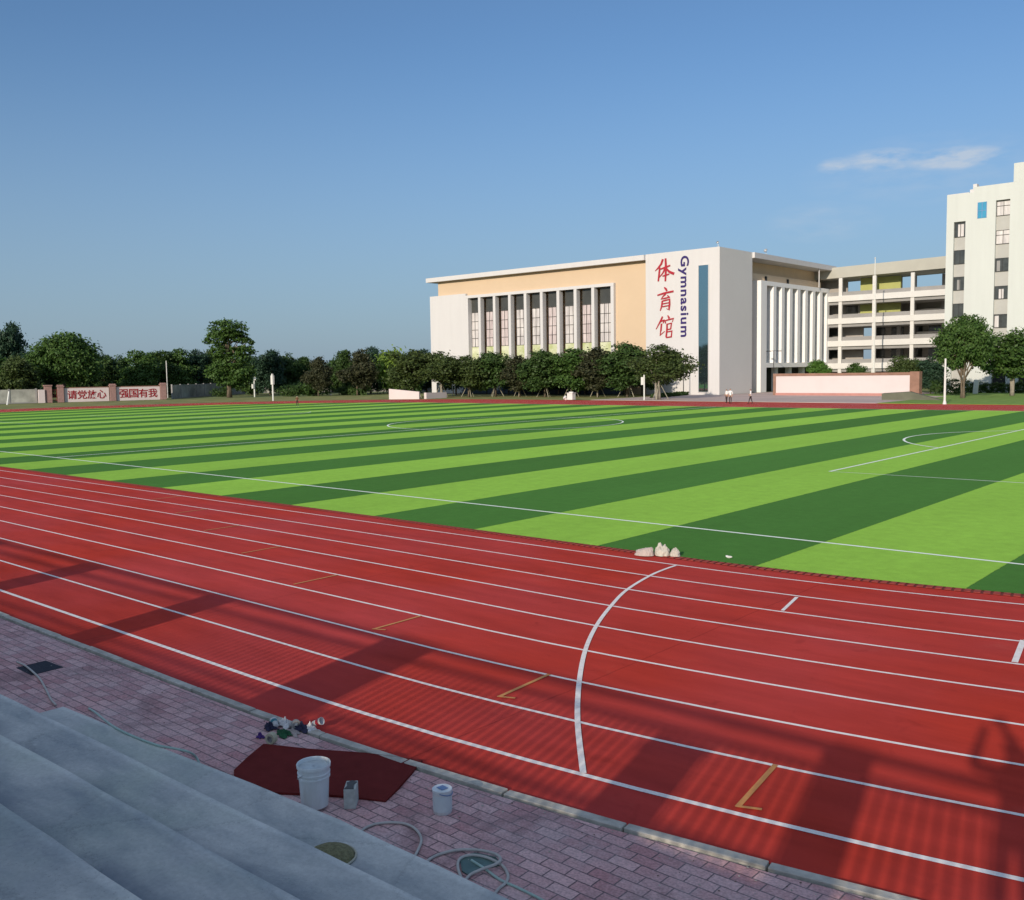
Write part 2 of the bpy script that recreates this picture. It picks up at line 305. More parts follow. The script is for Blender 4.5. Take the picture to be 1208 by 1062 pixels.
def concrete_mat(name, base=(.53, .54, .51), dark=(.28, .31, .32), green=(.43, .49, .41)):
    m_, t = newmat(name); L = t.links.new
    out = N(t, 'ShaderNodeOutputMaterial'); b = N(t, 'ShaderNodeBsdfPrincipled'); L(b.outputs[0], out.inputs[0])
    b.inputs['Specular IOR Level'].default_value = .25
    tc_ = N(t, 'ShaderNodeTexCoord'); O = tc_.outputs['Object']
    mp_ = N(t, 'ShaderNodeMapping'); mp_.inputs['Scale'].default_value = (.55, 1.2, 1.0); L(O, mp_.inputs[0])
    n1 = N(t, 'ShaderNodeTexNoise'); n1.inputs['Scale'].default_value = 1.15; n1.inputs['Detail'].default_value = 9; n1.inputs['Roughness'].default_value = .62; n1.inputs['Distortion'].default_value = .4; L(mp_.outputs[0], n1.inputs['Vector'])
    r1 = N(t, 'ShaderNodeMapRange'); r1.inputs['From Min'].default_value = .38; r1.inputs['From Max'].default_value = .6; L(n1.outputs[0], r1.inputs[0])
    mx_ = N(t, 'ShaderNodeMix', data_type='RGBA'); mx_.inputs[6].default_value = (*dark, 1); mx_.inputs[7].default_value = (*base, 1); L(r1.outputs[0], mx_.inputs[0])
    n3 = N(t, 'ShaderNodeTexNoise'); n3.inputs['Scale'].default_value = .7; n3.inputs['Detail'].default_value = 5; L(O, n3.inputs['Vector'])
    r3 = N(t, 'ShaderNodeMapRange'); r3.inputs['From Min'].default_value = .5; r3.inputs['From Max'].default_value = .7; r3.inputs['To Max'].default_value = .6; L(n3.outputs[0], r3.inputs[0])
    m2 = N(t, 'ShaderNodeMix', data_type='RGBA'); m2.inputs[7].default_value = (*green, 1); L(r3.outputs[0], m2.inputs[0]); L(mx_.outputs[2], m2.inputs[6])
    n2 = N(t, 'ShaderNodeTexNoise'); n2.inputs['Scale'].default_value = 28; n2.inputs['Detail'].default_value = 8; n2.inputs['Roughness'].default_value = .7; L(O, n2.inputs['Vector'])
    r2 = N(t, 'ShaderNodeMapRange'); r2.inputs['From Min'].default_value = .25; r2.inputs['From Max'].default_value = .75; r2.inputs['To Min'].default_value = .84; r2.inputs['To Max'].default_value = 1.14; L(n2.outputs[0], r2.inputs[0])
    sc = N(t, 'ShaderNodeVectorMath', operation='SCALE'); L(m2.outputs[2], sc.inputs[0]); L(r2.outputs[0], sc.inputs['Scale'])
    # noise-broken dark tone towards the inner corner of each tread, pale worn nosing
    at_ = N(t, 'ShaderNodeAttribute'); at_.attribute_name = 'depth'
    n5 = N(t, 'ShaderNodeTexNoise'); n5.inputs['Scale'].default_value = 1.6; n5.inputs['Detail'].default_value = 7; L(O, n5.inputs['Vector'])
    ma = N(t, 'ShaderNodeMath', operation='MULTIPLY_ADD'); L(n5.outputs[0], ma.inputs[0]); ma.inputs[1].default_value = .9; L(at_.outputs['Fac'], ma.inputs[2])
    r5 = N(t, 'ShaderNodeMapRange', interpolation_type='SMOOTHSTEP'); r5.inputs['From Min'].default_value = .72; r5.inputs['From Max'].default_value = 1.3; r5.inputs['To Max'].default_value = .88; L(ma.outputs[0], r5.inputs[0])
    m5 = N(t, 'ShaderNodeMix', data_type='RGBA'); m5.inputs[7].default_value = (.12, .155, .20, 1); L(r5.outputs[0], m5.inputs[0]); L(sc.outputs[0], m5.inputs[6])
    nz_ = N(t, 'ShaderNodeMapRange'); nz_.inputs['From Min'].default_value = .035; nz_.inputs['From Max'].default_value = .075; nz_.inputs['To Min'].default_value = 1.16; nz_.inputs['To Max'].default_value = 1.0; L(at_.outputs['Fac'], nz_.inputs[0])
    # cracks and casting joints
    vo = N(t, 'ShaderNodeTexVoronoi', feature='DISTANCE_TO_EDGE'); vo.inputs['Scale'].default_value = .55
    vd = N(t, 'ShaderNodeVectorMath', operation='MULTIPLY_ADD'); L(n2.outputs['Color'], vd.inputs[0]); vd.inputs[1].default_value = (.25, .25, 0); L(O, vd.inputs[2]); L(vd.outputs[0], vo.inputs['Vector'])
    rv = N(t, 'ShaderNodeMapRange'); rv.inputs['From Max'].default_value = .006; rv.inputs['To Min'].default_value = .8; L(vo.outputs[0], rv.inputs[0])
    sp = N(t, 'ShaderNodeTexNoise'); sp.inputs['Scale'].default_value = 70; sp.inputs['Detail'].default_value = 2; L(O, sp.inputs['Vector'])
    rsp = N(t, 'ShaderNodeMapRange'); rsp.inputs['From Min'].default_value = .66; rsp.inputs['From Max'].default_value = .72; rsp.inputs['To Min'].default_value = 1; rsp.inputs['To Max'].default_value = .72; L(sp.outputs[0], rsp.inputs[0])
    q1 = N(t, 'ShaderNodeMath', operation='MULTIPLY'); L(nz_.outputs[0], q1.inputs[0]); L(rv.outputs[0], q1.inputs[1])
    q2 = N(t, 'ShaderNodeMath', operation='MULTIPLY'); L(q1.outputs[0], q2.inputs[0]); L(rsp.outputs[0], q2.inputs[1])
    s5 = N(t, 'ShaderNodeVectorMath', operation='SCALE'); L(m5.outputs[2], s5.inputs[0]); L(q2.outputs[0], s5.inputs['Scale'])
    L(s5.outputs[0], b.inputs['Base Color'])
    rr = N(t, 'ShaderNodeMapRange'); rr.inputs['To Min'].default_value = .6; rr.inputs['To Max'].default_value = .9; L(r1.outputs[0], rr.inputs[0]); L(rr.outputs[0], b.inputs['Roughness'])
    bp = N(t, 'ShaderNodeBump'); bp.inputs['Strength'].default_value = .35; bp.inputs['Distance'].default_value = .006; L(n2.outputs[0], bp.inputs['Height']); L(bp.outputs[0], b.inputs['Normal'])
    return m_
def glass_mat(name, col, rough=.08, var=.25, scale=.8):
    return pmat(name, col, rough=rough, var=var, scale=scale, spec=.8)

T = dict(
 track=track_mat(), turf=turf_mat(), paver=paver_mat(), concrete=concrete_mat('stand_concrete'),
 kerb=pmat('kerb_concrete', (.46, .43, .37), .85, .3, 5, .4, 60),
 line=pmat('white_line_paint', (.93, .88, .83), .6, .10, 9, .2, 200, col2=(.70, .56, .52), lo=.45, hi=.8),
 pline=pmat('pitch_line_turf', (.88, .92, .82), .8, .06, 5),
 orange=pmat('orange_line_paint', (.55, .24, .07), .6, .12, 9),
 earth=pmat('dry_verge', (.27, .25, .10), .95, .3, .5, col2=(.15, .21, .06), big=.25),
 lawn=pmat('lawn_grass', (.13, .26, .04), .9, .25, 1.2, col2=(.21, .32, .06), bump=.3, bscale=6, bdist=.1),
 plaza=pmat('plaza_paving', (.46, .36, .33), .85, .08, 2, big=.1),
 white=pmat('white_wall_paint', (.56, .54, .53), .7, .025, 1.2, aniso=(1, 1, .08), big=.008),
 dormwhite=pmat('cream_white_wall', (.53, .545, .51), .7, .03, 1.2, aniso=(1, 1, .08), big=.008),
 brightwhite=pmat('sun_lifted_white', (.78, .76, .73), .7, .02, 1),  # white lightened in colour to make up for grazing sun on the side fins
 peach=pmat('peach_wall_paint', (.56, .42, .285), .75, .015, .5, big=.02, bigscale=.1),
 cream=pmat('cream_wall_paint', (.72, .54, .36), .75, .05, .5),
 greywall=pmat('pale_grey_wall', (.62, .60, .57), .75, .012, .5, big=.01),
 roofgrey=pmat('roof_grey', (.5, .49, .45), .8, .1, .5),
 beige=pmat('beige_parapet', (.40, .385, .33), .8, .05, .4),
 slab=pmat('white_slab', (.60, .58, .55), .75, .05, .6),
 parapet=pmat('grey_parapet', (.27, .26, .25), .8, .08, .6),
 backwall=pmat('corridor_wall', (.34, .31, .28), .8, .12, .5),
 yellow=pmat('lime_yellow_wall', (.36, .37, .13), .8, .06, .5),
 louvre=pmat('dark_glazing', (.055, .055, .05), .25, .15, .7, spec=.5),
 curtain=pmat('curtained_glass', (.50, .455, .45), .35, .22, 1.1, col2=(.70, .66, .63), spec=.5, aniso=(2.2, 2.2, .3)),
 curtain2=pmat('pink_curtained_glass', (.44, .35, .35), .35, .25, 1.4, col2=(.68, .59, .57), spec=.5, aniso=(3, 3, .25)),
 spandrel=pmat('lime_spandrel', (.40, .44, .18), .6, .1, .9, col2=(.62, .62, .46)),
 frame=pmat('dark_window_frame', (.03, .03, .03), .5, .1, 3),
 blueglass=pmat('blue_strip_glass', (.27, .40, .45), .04, .03, .4, spec=.9, metal=.95),
 cyan=pmat('cyan_window_glass', (.05, .26, .42), .1, .1, 1, spec=.8),
 dglass=pmat('dark_window_glass', (.05, .053, .05), .1, .3, 1.2, spec=.6),
 greystrip=pmat('grey_strip_wall', (.40, .39, .36), .75, .06, .6),
 dark=pmat('dark_interior', (.02, .02, .018), .8, .2, 1),
 redchar=pmat('red_sign_paint', (.36, .022, .035), .45, .05, 2),
 slogan=pmat('crimson_slogan_paint', (.26, .008, .014), .5, .05, 2),
 bluechar=pmat('navy_sign_paint', (.035, .02, .12), .45, .05, 2),
 pinkwall=pmat('pinkish_white_wall', (.60, .515, .50), .75, .03, .5, big=.02),
 brownstone=pmat('brown_stone_trim', (.25, .14, .10), .8, .15, 1.5),
 brick=pmat('dusty_brick_pillar', (.30, .18, .16), .85, .2, 3),
 oldwall=pmat('weathered_concrete_wall', (.36, .36, .31), .9, .35, .55, detail=8, col2=(.46, .45, .39), big=.25, bigscale=.3),
 post=pmat('white_painted_post', (.62, .62, .58), .5, .06, 2),
 black=pmat('black_metal', (.02, .02, .02), .5, .1, 5),
 bark=pmat('tree_bark', (.13, .10, .07), .9, .3, 4, .5, 20),
 barkpale=pmat('pale_bark', (.24, .21, .17), .9, .25, 4, .5, 20),
 stake=pmat('bamboo_stake', (.34, .31, .23), .8, .15, 5),
 bucket=pmat('white_plastic', (.74, .78, .78), .42, .05, 5, spec=.4, col2=(.56, .56, .52), lo=.5, hi=.75, aniso=(1, 1, .25)),
 bucketlid=pmat('milky_lid_plastic', (.62, .68, .68), .4, .06, 6),
 dirty=pmat('paint_slurry', (.50, .55, .55), .5, .12, 12),
 blue=pmat('pale_blue_plastic', (.16, .24, .42), .4, .1, 5),
 block=pmat('concrete_block', (.48, .50, .46), .9, .18, 18, .6, 60),
 blocktop=pmat('dark_mortar_smear', (.10, .10, .10), .9, .2, 20),
 mat_=pmat('red_rubber_sheet', (.15, .024, .022), .95, spec=.05, var=.12, scale=6, bump=.5, bscale=160),
 hose=pmat('dusty_pale_hose', (.48, .46, .42), .6, .12, 9),
 hosegreen=pmat('milky_green_hose', (.36, .50, .44), .45, .1, 9),
 greenplastic=pmat('green_plastic_sheet', (.09, .15, .13), .35, .2, 9),
 sack=pmat('white_woven_sack', (.45, .42, .36), .85, .12, 8, .6, 30),
 sackgrey=pmat('pinkish_paper_sack', (.40, .34, .31), .85, .12, 6, .5, 25),
 purple=pmat('purple_cloth', (.07, .03, .16), .9, .3, 15),
 green=pmat('dark_green_cloth', (.02, .09, .04), .9, .3, 15),
 navy=pmat('dark_navy_cloth', (.03, .03, .06), .9, .3, 15),
 teal=pmat('teal_label', (.05, .20, .24), .5, .2, 10),
 cream_tape=pmat('cream_tape_roll', (.46, .43, .30), .7, .1, 10),
 cardboard=pmat('grey_card_tube', (.30, .28, .26), .8, .15, 10),
 litter=pmat('white_crumpled_paper', (.66, .64, .62), .8, .1, 10),
 skin=pmat('skin', (.42, .25, .17), .6, .05, 8), hair=pmat('black_hair', (.015, .012, .01), .5, .1, 10),
 shirt=pmat('white_shirt', (.72, .72, .70), .85, .05, 5), trousers=pmat('dark_trousers', (.04, .03, .03), .9, .1, 5),
 brownsh=pmat('brown_shirt', (.16, .07, .04), .9, .1, 5),
 straw=pmat('dusty_straw', (.20, .19, .10), .95, .35, 40, .9, 120), strawrim=pmat('pale_straw_rim', (.48, .46, .36), .8, .1, 20),
 grate=pmat('dark_iron_grate', (.015, .015, .025), .7, .3, 20, .6, 40),
 ribs=pmat('dark_red_rib', (.30, .045, .032), .85, .25, 12, .3, 60),
 gutter=pmat('dark_red_gutter', (.17, .03, .022), .85, .3, 12, .4, 40),
 steel=pmat('galvanised_rail', (.45, .45, .45), .4, .1, 5, metal=.7),
 fence=pmat('dark_blue_fence', (.035, .05, .07), .7, .2, 1),
)
LEAF = dict(
 dark=leafmat('leaf_dark', (.028, .062, .016), (.078, .135, .032)),
 mid=leafmat('leaf_mid', (.035, .085, .018), (.095, .165, .035)),
 bright=leafmat('leaf_bright', (.060, .150, .020), (.135, .250, .045)),
 olive=leafmat('leaf_olive', (.036, .062, .018), (.095, .130, .034)),
 brown=leafmat('leaf_brownish', (.030, .042, .020), (.080, .078, .036)),
 blue=leafmat('leaf_bluegreen', (.020, .052, .030), (.050, .095, .050)),
 lime=leafmat('leaf_lime', (.12, .20, .025), (.22, .32, .05)),
)

# ------------------------------------------------------------------ track geometry (curve of radius 36.5 round the pitch)
XL, XR, YC, R8 = -88.1, -11.1, 32.35, 36.5
def warp(x, y):
    if y < 10 and x < XR:
        y += .0062*max(x-XR, -45)*(1-ss(-2, 10, y))
    return x, y
def loop(R, ns=90, nb=72):
    P = [(XR+(XL-XR)*i/ns, YC-R) for i in range(ns)]
    P += [(XL-R*math.sin(math.pi*i/nb), YC-R*math.cos(math.pi*i/nb)) for i in range(nb)]
    P += [(XL+(XR-XL)*i/ns, YC+R) for i in range(ns)]
    P += [(XR+R*math.sin(math.pi*i/nb), YC+R*math.cos(math.pi*i/nb)) for i in range(nb)]
    return [warp(*p) for p in P]
def ring(mb, Ra, Rb, z, mi=0, fa=None):
    A = loop(Ra); B = loop(Rb) if fa is None else fa(Rb); n = len(A)
    mb.add([(x, y, z) for x, y in A]+[(x, y, z) for x, y in B], [(i, (i+1) % n, n+(i+1) % n, n+i) for i in range(n)], mi)
def outer(R):   # the far apron is a little wider than the near one
    return [(x, y) if y < YC else (x, YC+(y-YC)*(1+.045*ss(YC, YC+30, y))) for x, y in loop(R)]

g = MB(); g.add([(-2500, -2500, -.03), (2500, -2500, -.03), (2500, 2500, -.03), (-2500, 2500, -.03)], [(0, 1, 2, 3)])
tag(g.build('ground', T['earth']), kind='structure')
g = MB(); ring(g, 35.0, 46.98, 0, fa=outer)
tag(g.build('running_track', T['track']), kind='structure')
g = MB(); A = loop(35.75); g.add([(x, y, .018) for x, y in A], [tuple(range(len(A)))[::-1]])
o = g.build('football_pitch', T['turf']); tag(o, kind='structure')
g = MB(); ring(g, 35.62, 35.98, .006)
# ribbed gutter at the turf edge
def at_R(s, R):
    """point at arc position s along the near straight and first bend"""
    if s < 0: return warp(XR+s, YC-R)
    a = s/36.5; return (XR+R*math.sin(a), YC-R*math.cos(a))
s = -50.0
gr = MB()
while s < 14:
    a0 = at_R(s, 35.76); a1 = at_R(s+.11, 35.76); b0 = at_R(s, 35.97); b1 = at_R(s+.11, 35.97)
    for q in ((a0, a1, b1, b0),):
        v = [(x, y, .012) for x, y in q]+[(x, y, .022) for x, y in q]
        gr.add(v, [(4, 7, 6, 5), (0, 1, 5, 4), (1, 2, 6, 5), (2, 3, 7, 6), (3, 0, 4, 7)])
    s += .16
tag(g.build('drain_channel', T['gutter']), kind='structure')
o = gr.build('turf_edge_ribs', T['ribs']); tag(o, kind='structure')

# lane lines
def ribbon(mb, P, w, z, closed=False, mi=0, ws=None):
    n = len(P); vs = []
    for i in range(n):
        a = Vector(P[(i-1) % n] if (closed or i) else P[0]); b = Vector(P[(i+1) % n] if (closed or i < n-1) else P[-1])
        t = (b-a).normalized(); nn = Vector((-t.y, t.x)); p = Vector(P[i]); h = (w if ws is None else ws[i])/2
        vs += [(p.x+nn.x*h, p.y+nn.y*h, z), (p.x-nn.x*h, p.y-nn.y*h, z)]
    m_ = n if closed else n-1
    mb.add(vs, [(2*i, 2*i+1, 2*((i+1) % n)+1, 2*((i+1) % n)) for i in range(m_)], mi)
mk = MB()
for k in range(9): ribbon(mk, loop(R8+1.22*(8-k), 180, 120), .055 if k else .07, .0045, closed=True)
o = mk.build('lane_markings', T['line']); tag(o, kind='structure')
mk = MB()
arc = [G(*p).xy for p in ((797,667.5),(770,678),(740,696),(721.5,714.5),(704,738),(691,766),(683.5,803),(681.3,850),(688,913))]
def spline(P, n=8):
    P = [Vector(p) for p in P]; Q = []
    for i in range(len(P)-1):
        p0 = P[max(i-1, 0)]; p1 = P[i]; p2 = P[i+1]; p3 = P[min(i+2, len(P)-1)]
        for j in range(n):
            t = j/n; Q.append(.5*((2*p1)+(p2-p0)*t+(2*p0-5*p1+4*p2-p3)*t*t+(3*p1-p0-3*p2+p3)*t**3))
    Q.append(P[-1]); return Q
ribbon(mk, spline(arc), .066, .009)
def cross(mb, s, la, lb, w, z):   # mark across lanes from line la to line lb at arc position s
    Ra, Rb = R8+1.22*(8-la)-.0275, R8+1.22*(8-lb)+.0275
    ribbon(mb, [at_R(s, Rb), at_R(s, Ra)], w, z)
ribbon(mk, [G(940,705).xy, G(923,721).xy], .06, .009); ribbon(mk, [G(1207,756).xy, G(1197,782).xy], .08, .009)
ribbon(mk, [G(1222,757.5).xy, G(1207,756).xy], .06, .009)
tag(mk.build('start_line_markings', T['line']), kind='structure')
mk = MB()
for i, x in enumerate((-4.25, -7.97, -11.63, -15.25, -18.9, -22.5, -26.1, -29.7)):
    yi = YC-(R8+1.22*(8-i-1)); yo = YC-(R8+1.22*(8-i))
    if i < 3:
        pi_, po = [(G(915,903), G(870,953)), (G(648,796), G(588,823)), (G(497,727), G(440,743))][i]; pi_, po = pi_.xy, po.xy
    else:
        pi_, po = Vector(warp(x, yi-.03)), Vector(warp(x, yo+.12))
    ribbon(mk, [pi_, po], .055, .0095)
    if i < 3: ribbon(mk, [po+Vector((-.02, 0)), po+Vector((.2, .09))], .045, .0135)
tag(mk.build('relay_zone_markings', T['orange']), kind='structure')

# pitch markings
pk = MB(); WP, XC, HL = 69.2, -49.66, 51.2; z = .022; lw = .125
def pl(P, closed=False): ribbon(pk, P, lw, z, closed)
x0, x1 = XC-HL, XC+HL
pl([(x0, 0), (x1, 0), (x1, WP-1.6), (x0, WP-1.6)], True); z = .026
pl([(XC, .06), (XC, WP-1.66)])
YM = WP/2; cir = lambda cx, cy, r, a0=0, a1=360, n=72: [(cx+r*math.cos(R_(a0+(a1-a0)*i/n)), cy+r*math.sin(R_(a0+(a1-a0)*i/n))) for i in range(n+1)]
z = .030; pl(cir(XC, YM, 9.15)[:-1], True); z = .026
for sgn, xg in ((1, x0), (-1, x1)):
    for d, hw in ((16.5, 20.16), (5.5, 9.16)):
        pl([(xg+sgn*.06, YM-hw), (xg+sgn*d, YM-hw), (xg+sgn*d, YM+hw), (xg+sgn*.06, YM+hw)])
    a = math.degrees(math.acos(5.5/9.15)); b0 = 0 if sgn > 0 else 180
    z = .030; pl(cir(xg+sgn*11, YM, 9.15, b0-a, b0+a, 24)); z = .026
tag(pk.build('pitch_markings', T['pline']), kind='structure')

# paving between track and stand, kerb
g = MB(); P = [at_R(s_, 47.12) for s_ in [-75+i*2.5 for i in range(30)]+[i*1.2 for i in range(26)]]
g.add([(x, y, .006) for x, y in P]+[(x, -40, .006) for x, y in P], [(i, len(P)+i, len(P)+i+1, i+1) for i in range(len(P)-1)])
tag(g.build('brick_pavement', T['paver']), kind='structure')
rnd = random.Random(4)
kb = MB(); s = -74
while s < 22:
    L_ = 1.0; j = [rnd.uniform(-.006, .006) for _ in range(4)]
    a0, a1, b1, b0 = at_R(s+.008, 46.985+j[0]), at_R(s+L_-.008, 46.985+j[1]), at_R(s+L_-.008, 47.088+j[2]), at_R(s+.008, 47.088+j[3])
    h = .03+rnd.uniform(-.004, .004)
    kb.prism([a0, b0, b1, a1][::-1], -.05, h); s += L_
o = kb.build('kerb', T['kerb']); tag(o, kind='structure'); bevel(o, .006, 1)
# far surfaces: plaza, verges, lawn
g = MB(); g.prism([(-77.5, 83.2), (-38.5, 82.2), (-38.5, 107), (-44.5, 124), (-71.3, 124), (-71.3, 107.3), (-77.5, 107.3)], -.028, .01)
tag(g.build('plaza_paving', T['plaza']), kind='structure')
g = MB(); g.prism([(-38.3, 82.2), (10, 80), (10, 140), (-44, 140), (-44, 110), (-38.3, 106)], -.028, .03)
tag(g.build('lawn', T['lawn']), kind='structure')
g = MB()
P = [(x, y) for x, y in outer(47.1) if (x < XL and y > 20) or (y > 60 and x < -78)]
Q = []
c_ = Vector((-88, 32))
for x, y in P:
    d = (Vector((x, y))-c_).normalized(); Q.append((x+d.x*26, y+d.y*26))
g.add([(x, y, -.01) for x, y in P]+[(x, y, -.01) for x, y in Q], [(i, i+1, len(P)+i+1, len(P)+i) for i in range(len(P)-1)])
tag(g.build('grass_verge', pmat('rough_verge_grass', (.15, .21, .05), .95, .3, .35, col2=(.30, .26, .10), bump=.4, bscale=3, bdist=.2)), kind='structure')

# ------------------------------------------------------------------ spectator stand
st = empty('spectator_stand', (-8, -18.5, 0)); tag(st, 'weathered grey concrete terrace steps along the near side of the track', 'stand')
def sy(x, k):
    if k == 0:
        b_ = float(np.interp(x, [-60, -11.5, -9, -7.6, -6.7, -5, -4, 26], [-17.3, -16.3, -16.17, -16.07, -16.01, -16.0, -16.0, -15.4])); return b_
    return (-16.90, -17.78, -18.68)[k-1 if k < 4 else 2] - .88*max(0, k-3) + .021*(x+7.5)
STZ = [.2, .55, .9, 1.25, 1.6, 1.95, 2.35]
rs = random.Random(2)
for k, zt in enumerate(STZ):
    spans = [(-60, 26)] if k else [(-60, -13.25), (-11.25, 26)]
    for xa, xb in spans:
        mb = MB(); n = max(4, int((xb-xa)/.6)); zb = -.05 if k == 0 else STZ[k-1]-.02
        yb = -.9 if k < 6 else -1.4
        top = []; 
        for i in range(n+1):
            x = xa+(xb-xa)*i/n; j = rs.uniform(-.008, .008)
            f_ = sy(x, k)+j
            if k == 0: j2 = 0
            top.append((x, f_))
        vs = []
        for x, f_ in top:
            bk = f_-1.05 if k < 6 else f_-1.35
            vs += [(x, f_, zb), (x, f_, zt-.012), (x, f_-.012, zt), (x, bk, zt)]
        fs = [(4*i+j_, 4*i+4+j_, 4*i+5+j_, 4*i+1+j_) for i in range(n) for j_ in range(3)]
        fs += [tuple(j_ for j_ in range(4))[::-1], tuple(4*n+j_ for j_ in range(4))]
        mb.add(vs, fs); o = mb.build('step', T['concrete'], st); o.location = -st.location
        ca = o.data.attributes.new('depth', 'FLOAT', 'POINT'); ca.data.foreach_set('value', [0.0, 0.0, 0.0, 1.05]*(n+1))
        
mb = MB(); mb.prism([(-60, -23.35), (26, -21.45), (26, -21.75), (-60, -23.65)][::-1], -.05, 2.74); o = mb.build('back_wall', T['concrete'], st); o.location = -st.location
# rail on the back wall, piers
RY = lambda x: -22.13+.022*(x-0)
rl = empty('steel_railing', (0, RY(0), 2.74)); tag(rl, 'grey steel railing with thin upright bars on the top wall of the stand', 'railing')
mb = MB()
for zz, r_ in ((3.80, .05), (3.60, .035), (2.86, .03)): mb.tube([(x, RY(x), zz) for x in (-40, 14)], r_, 8)
o = mb.build('rail', T['steel'], rl); o.location = -rl.location
mb = MB(); x = -30.0
while x < 6:
    mb.tube([(x, RY(x), 2.72), (x, RY(x), 3.61)], .019, 6); x += .135
o = mb.build('bars', T['steel'], rl); o.location = -rl.location; tag(o, kind='stuff')
for i, (x, w) in enumerate(((-27.4, .7), (-22.5, .7), (-17.6, .8), (-12.7, .75), (-7.75, .95), (-2.85, .6), (-1.1, .42), (5, .5))):
    mb = MB(); y = RY(x); tp_ = 3.40 if w == .6 else 3.74; mb.box(x-w/2, x+w/2, y-.16, y+.16, 2.70, tp_); mb.box(x-w/2-.03, x+w/2+.03, y-.19, y+.19, tp_, tp_+.06)  # narrowest pier is unseen, put in to cast a figure-like shadow on the track
    o = mb.build('pier', T['concrete'], rl); o.location = -rl.location  # narrowest one is added for its shadow

# ------------------------------------------------------------------ people
def person(name, label, loc, rz, cols, pose, h=1.7, group=None, hold=None):
    s = h/1.7
    J = dict(pelvis=((0,0,.95), .135), waist=((0,0,1.08), .125), chest=((0,-.01,1.28), .155), neckb=((0,0,1.42), .075), neck=((0,.01,1.50), .055), head=((0,.02,1.58), .085), crown=((0,.015,1.66), .075))
    J.update(pose); 
    E_ = [('pelvis','waist'),('waist','chest'),('chest','neckb'),('neckb','neck'),('neck','head'),('head','crown')]
    for sd_ in 'lr':
        E_ += [('chest', 'sh'+sd_), ('sh'+sd_, 'el'+sd_), ('el'+sd_, 'wr'+sd_), ('wr'+sd_, 'ha'+sd_), ('pelvis', 'hip'+sd_), ('hip'+sd_, 'kn'+sd_), ('kn'+sd_, 'an'+sd_), ('an'+sd_, 'to'+sd_)]
    names = list(J); me = bpy.data.meshes.new(name)
    me.from_pydata([Vector(J[n][0])*s for n in names], [(names.index(a), names.index(b)) for a, b in E_], [])
    o = bpy.data.objects.new('tmp', me); COL.objects.link(o)
    md = o.modifiers.new('skin', 'SKIN'); 
    for i, n in enumerate(names):
        sv = me.skin_vertices[0].data[i]; r = J[n][1]*s; sv.radius = (r, r*(.8 if n in ('chest', 'waist', 'pelvis') else 1)); sv.use_root = (n == 'pelvis')
    sb = o.modifiers.new('sub', 'SUBSURF'); sb.levels = 1; sb.render_levels = 1
    dg = bpy.context.evaluated_depsgraph_get(); nm = bpy.data.meshes.new_from_object(o.evaluated_get(dg))
    bpy.data.objects.remove(o); bpy.data.meshes.remove(me)
    nm.materials.clear()
    for c in cols: nm.materials.append(c)   # shirt, trousers, skin, hair
    wl = Vector(J['wrl'][0])*s; wr_ = Vector(J['wrr'][0])*s
    for p_ in nm.polygons:
        c = p_.center; p_.use_smooth = True
        if c.z > 1.60*s or (c.z > 1.52*s and c.y < .0*s): mi = 3
        elif c.z > 1.44*s: mi = 2
        elif (c-wl).length < .2*s or (c-wr_).length < .2*s: mi = 2
        elif c.z > .93*s or abs(c.x) > .25*s: mi = 0
        elif c.z < .07*s: mi = 3
        else: mi = 1
        p_.material_index = mi
    ob = bpy.data.objects.new(name, nm); COL.objects.link(ob); ob.location = loc; ob.rotation_euler = (0, 0, rz)
    return tag(ob, label, 'person', group)
def legs(stride=.0):
    d = {}
    for sd_, sx_, st_ in (('l', -1, stride), ('r', 1, -stride)):
        d['hip'+sd_] = ((.09*sx_, 0, .90), .095); d['kn'+sd_] = ((.10*sx_, st_*.5+.03, .49), .062); d['an'+sd_] = ((.10*sx_, st_, .08), .042); d['to'+sd_] = ((.11*sx_, st_+.15, .035), .035)
    return d
def arms(bend=0):
    d = {}
    for sd_, sx_ in (('l', -1), ('r', 1)):
        d['sh'+sd_] = ((.19*sx_, 0, 1.38), .062); d['el'+sd_] = ((.25*sx_, -.02, 1.10), .045); d['wr'+sd_] = ((.24*sx_, .08+bend, .88+bend), .034); d['ha'+sd_] = ((.23*sx_, .12+bend, .80+bend), .038)
    return d
WS = [T['shirt'], T['trousers'], T['skin'], T['hair']]
p = dict(arms(), **legs(.12)); gp = 'people standing on the far track'
person('person', 'person in white shirt, right one of the pair at the gymnasium corner', G(861.5, 476.5), R_(200), WS, p, 1.74, gp)
person('person', 'shorter person in white, left one of the pair at the gymnasium corner', G(857.2, 475.5), R_(160), WS, dict(arms(.05), **legs(.05)), 1.62, gp)
person('person', 'person in white shirt walking alone between the gymnasium corner and the cream pier', G(885.5, 476.5), R_(120), WS, dict(arms(.1), **legs(.22)), 1.70, gp)
person('person', 'small dark clothed person with white cap alone on the far left edge of the pitch', G(350.8, 479.6), R_(250), [T['brownsh'], T['trousers'], T['skin'], T['shirt']], dict(arms(.15), **legs(.1)), 1.35)
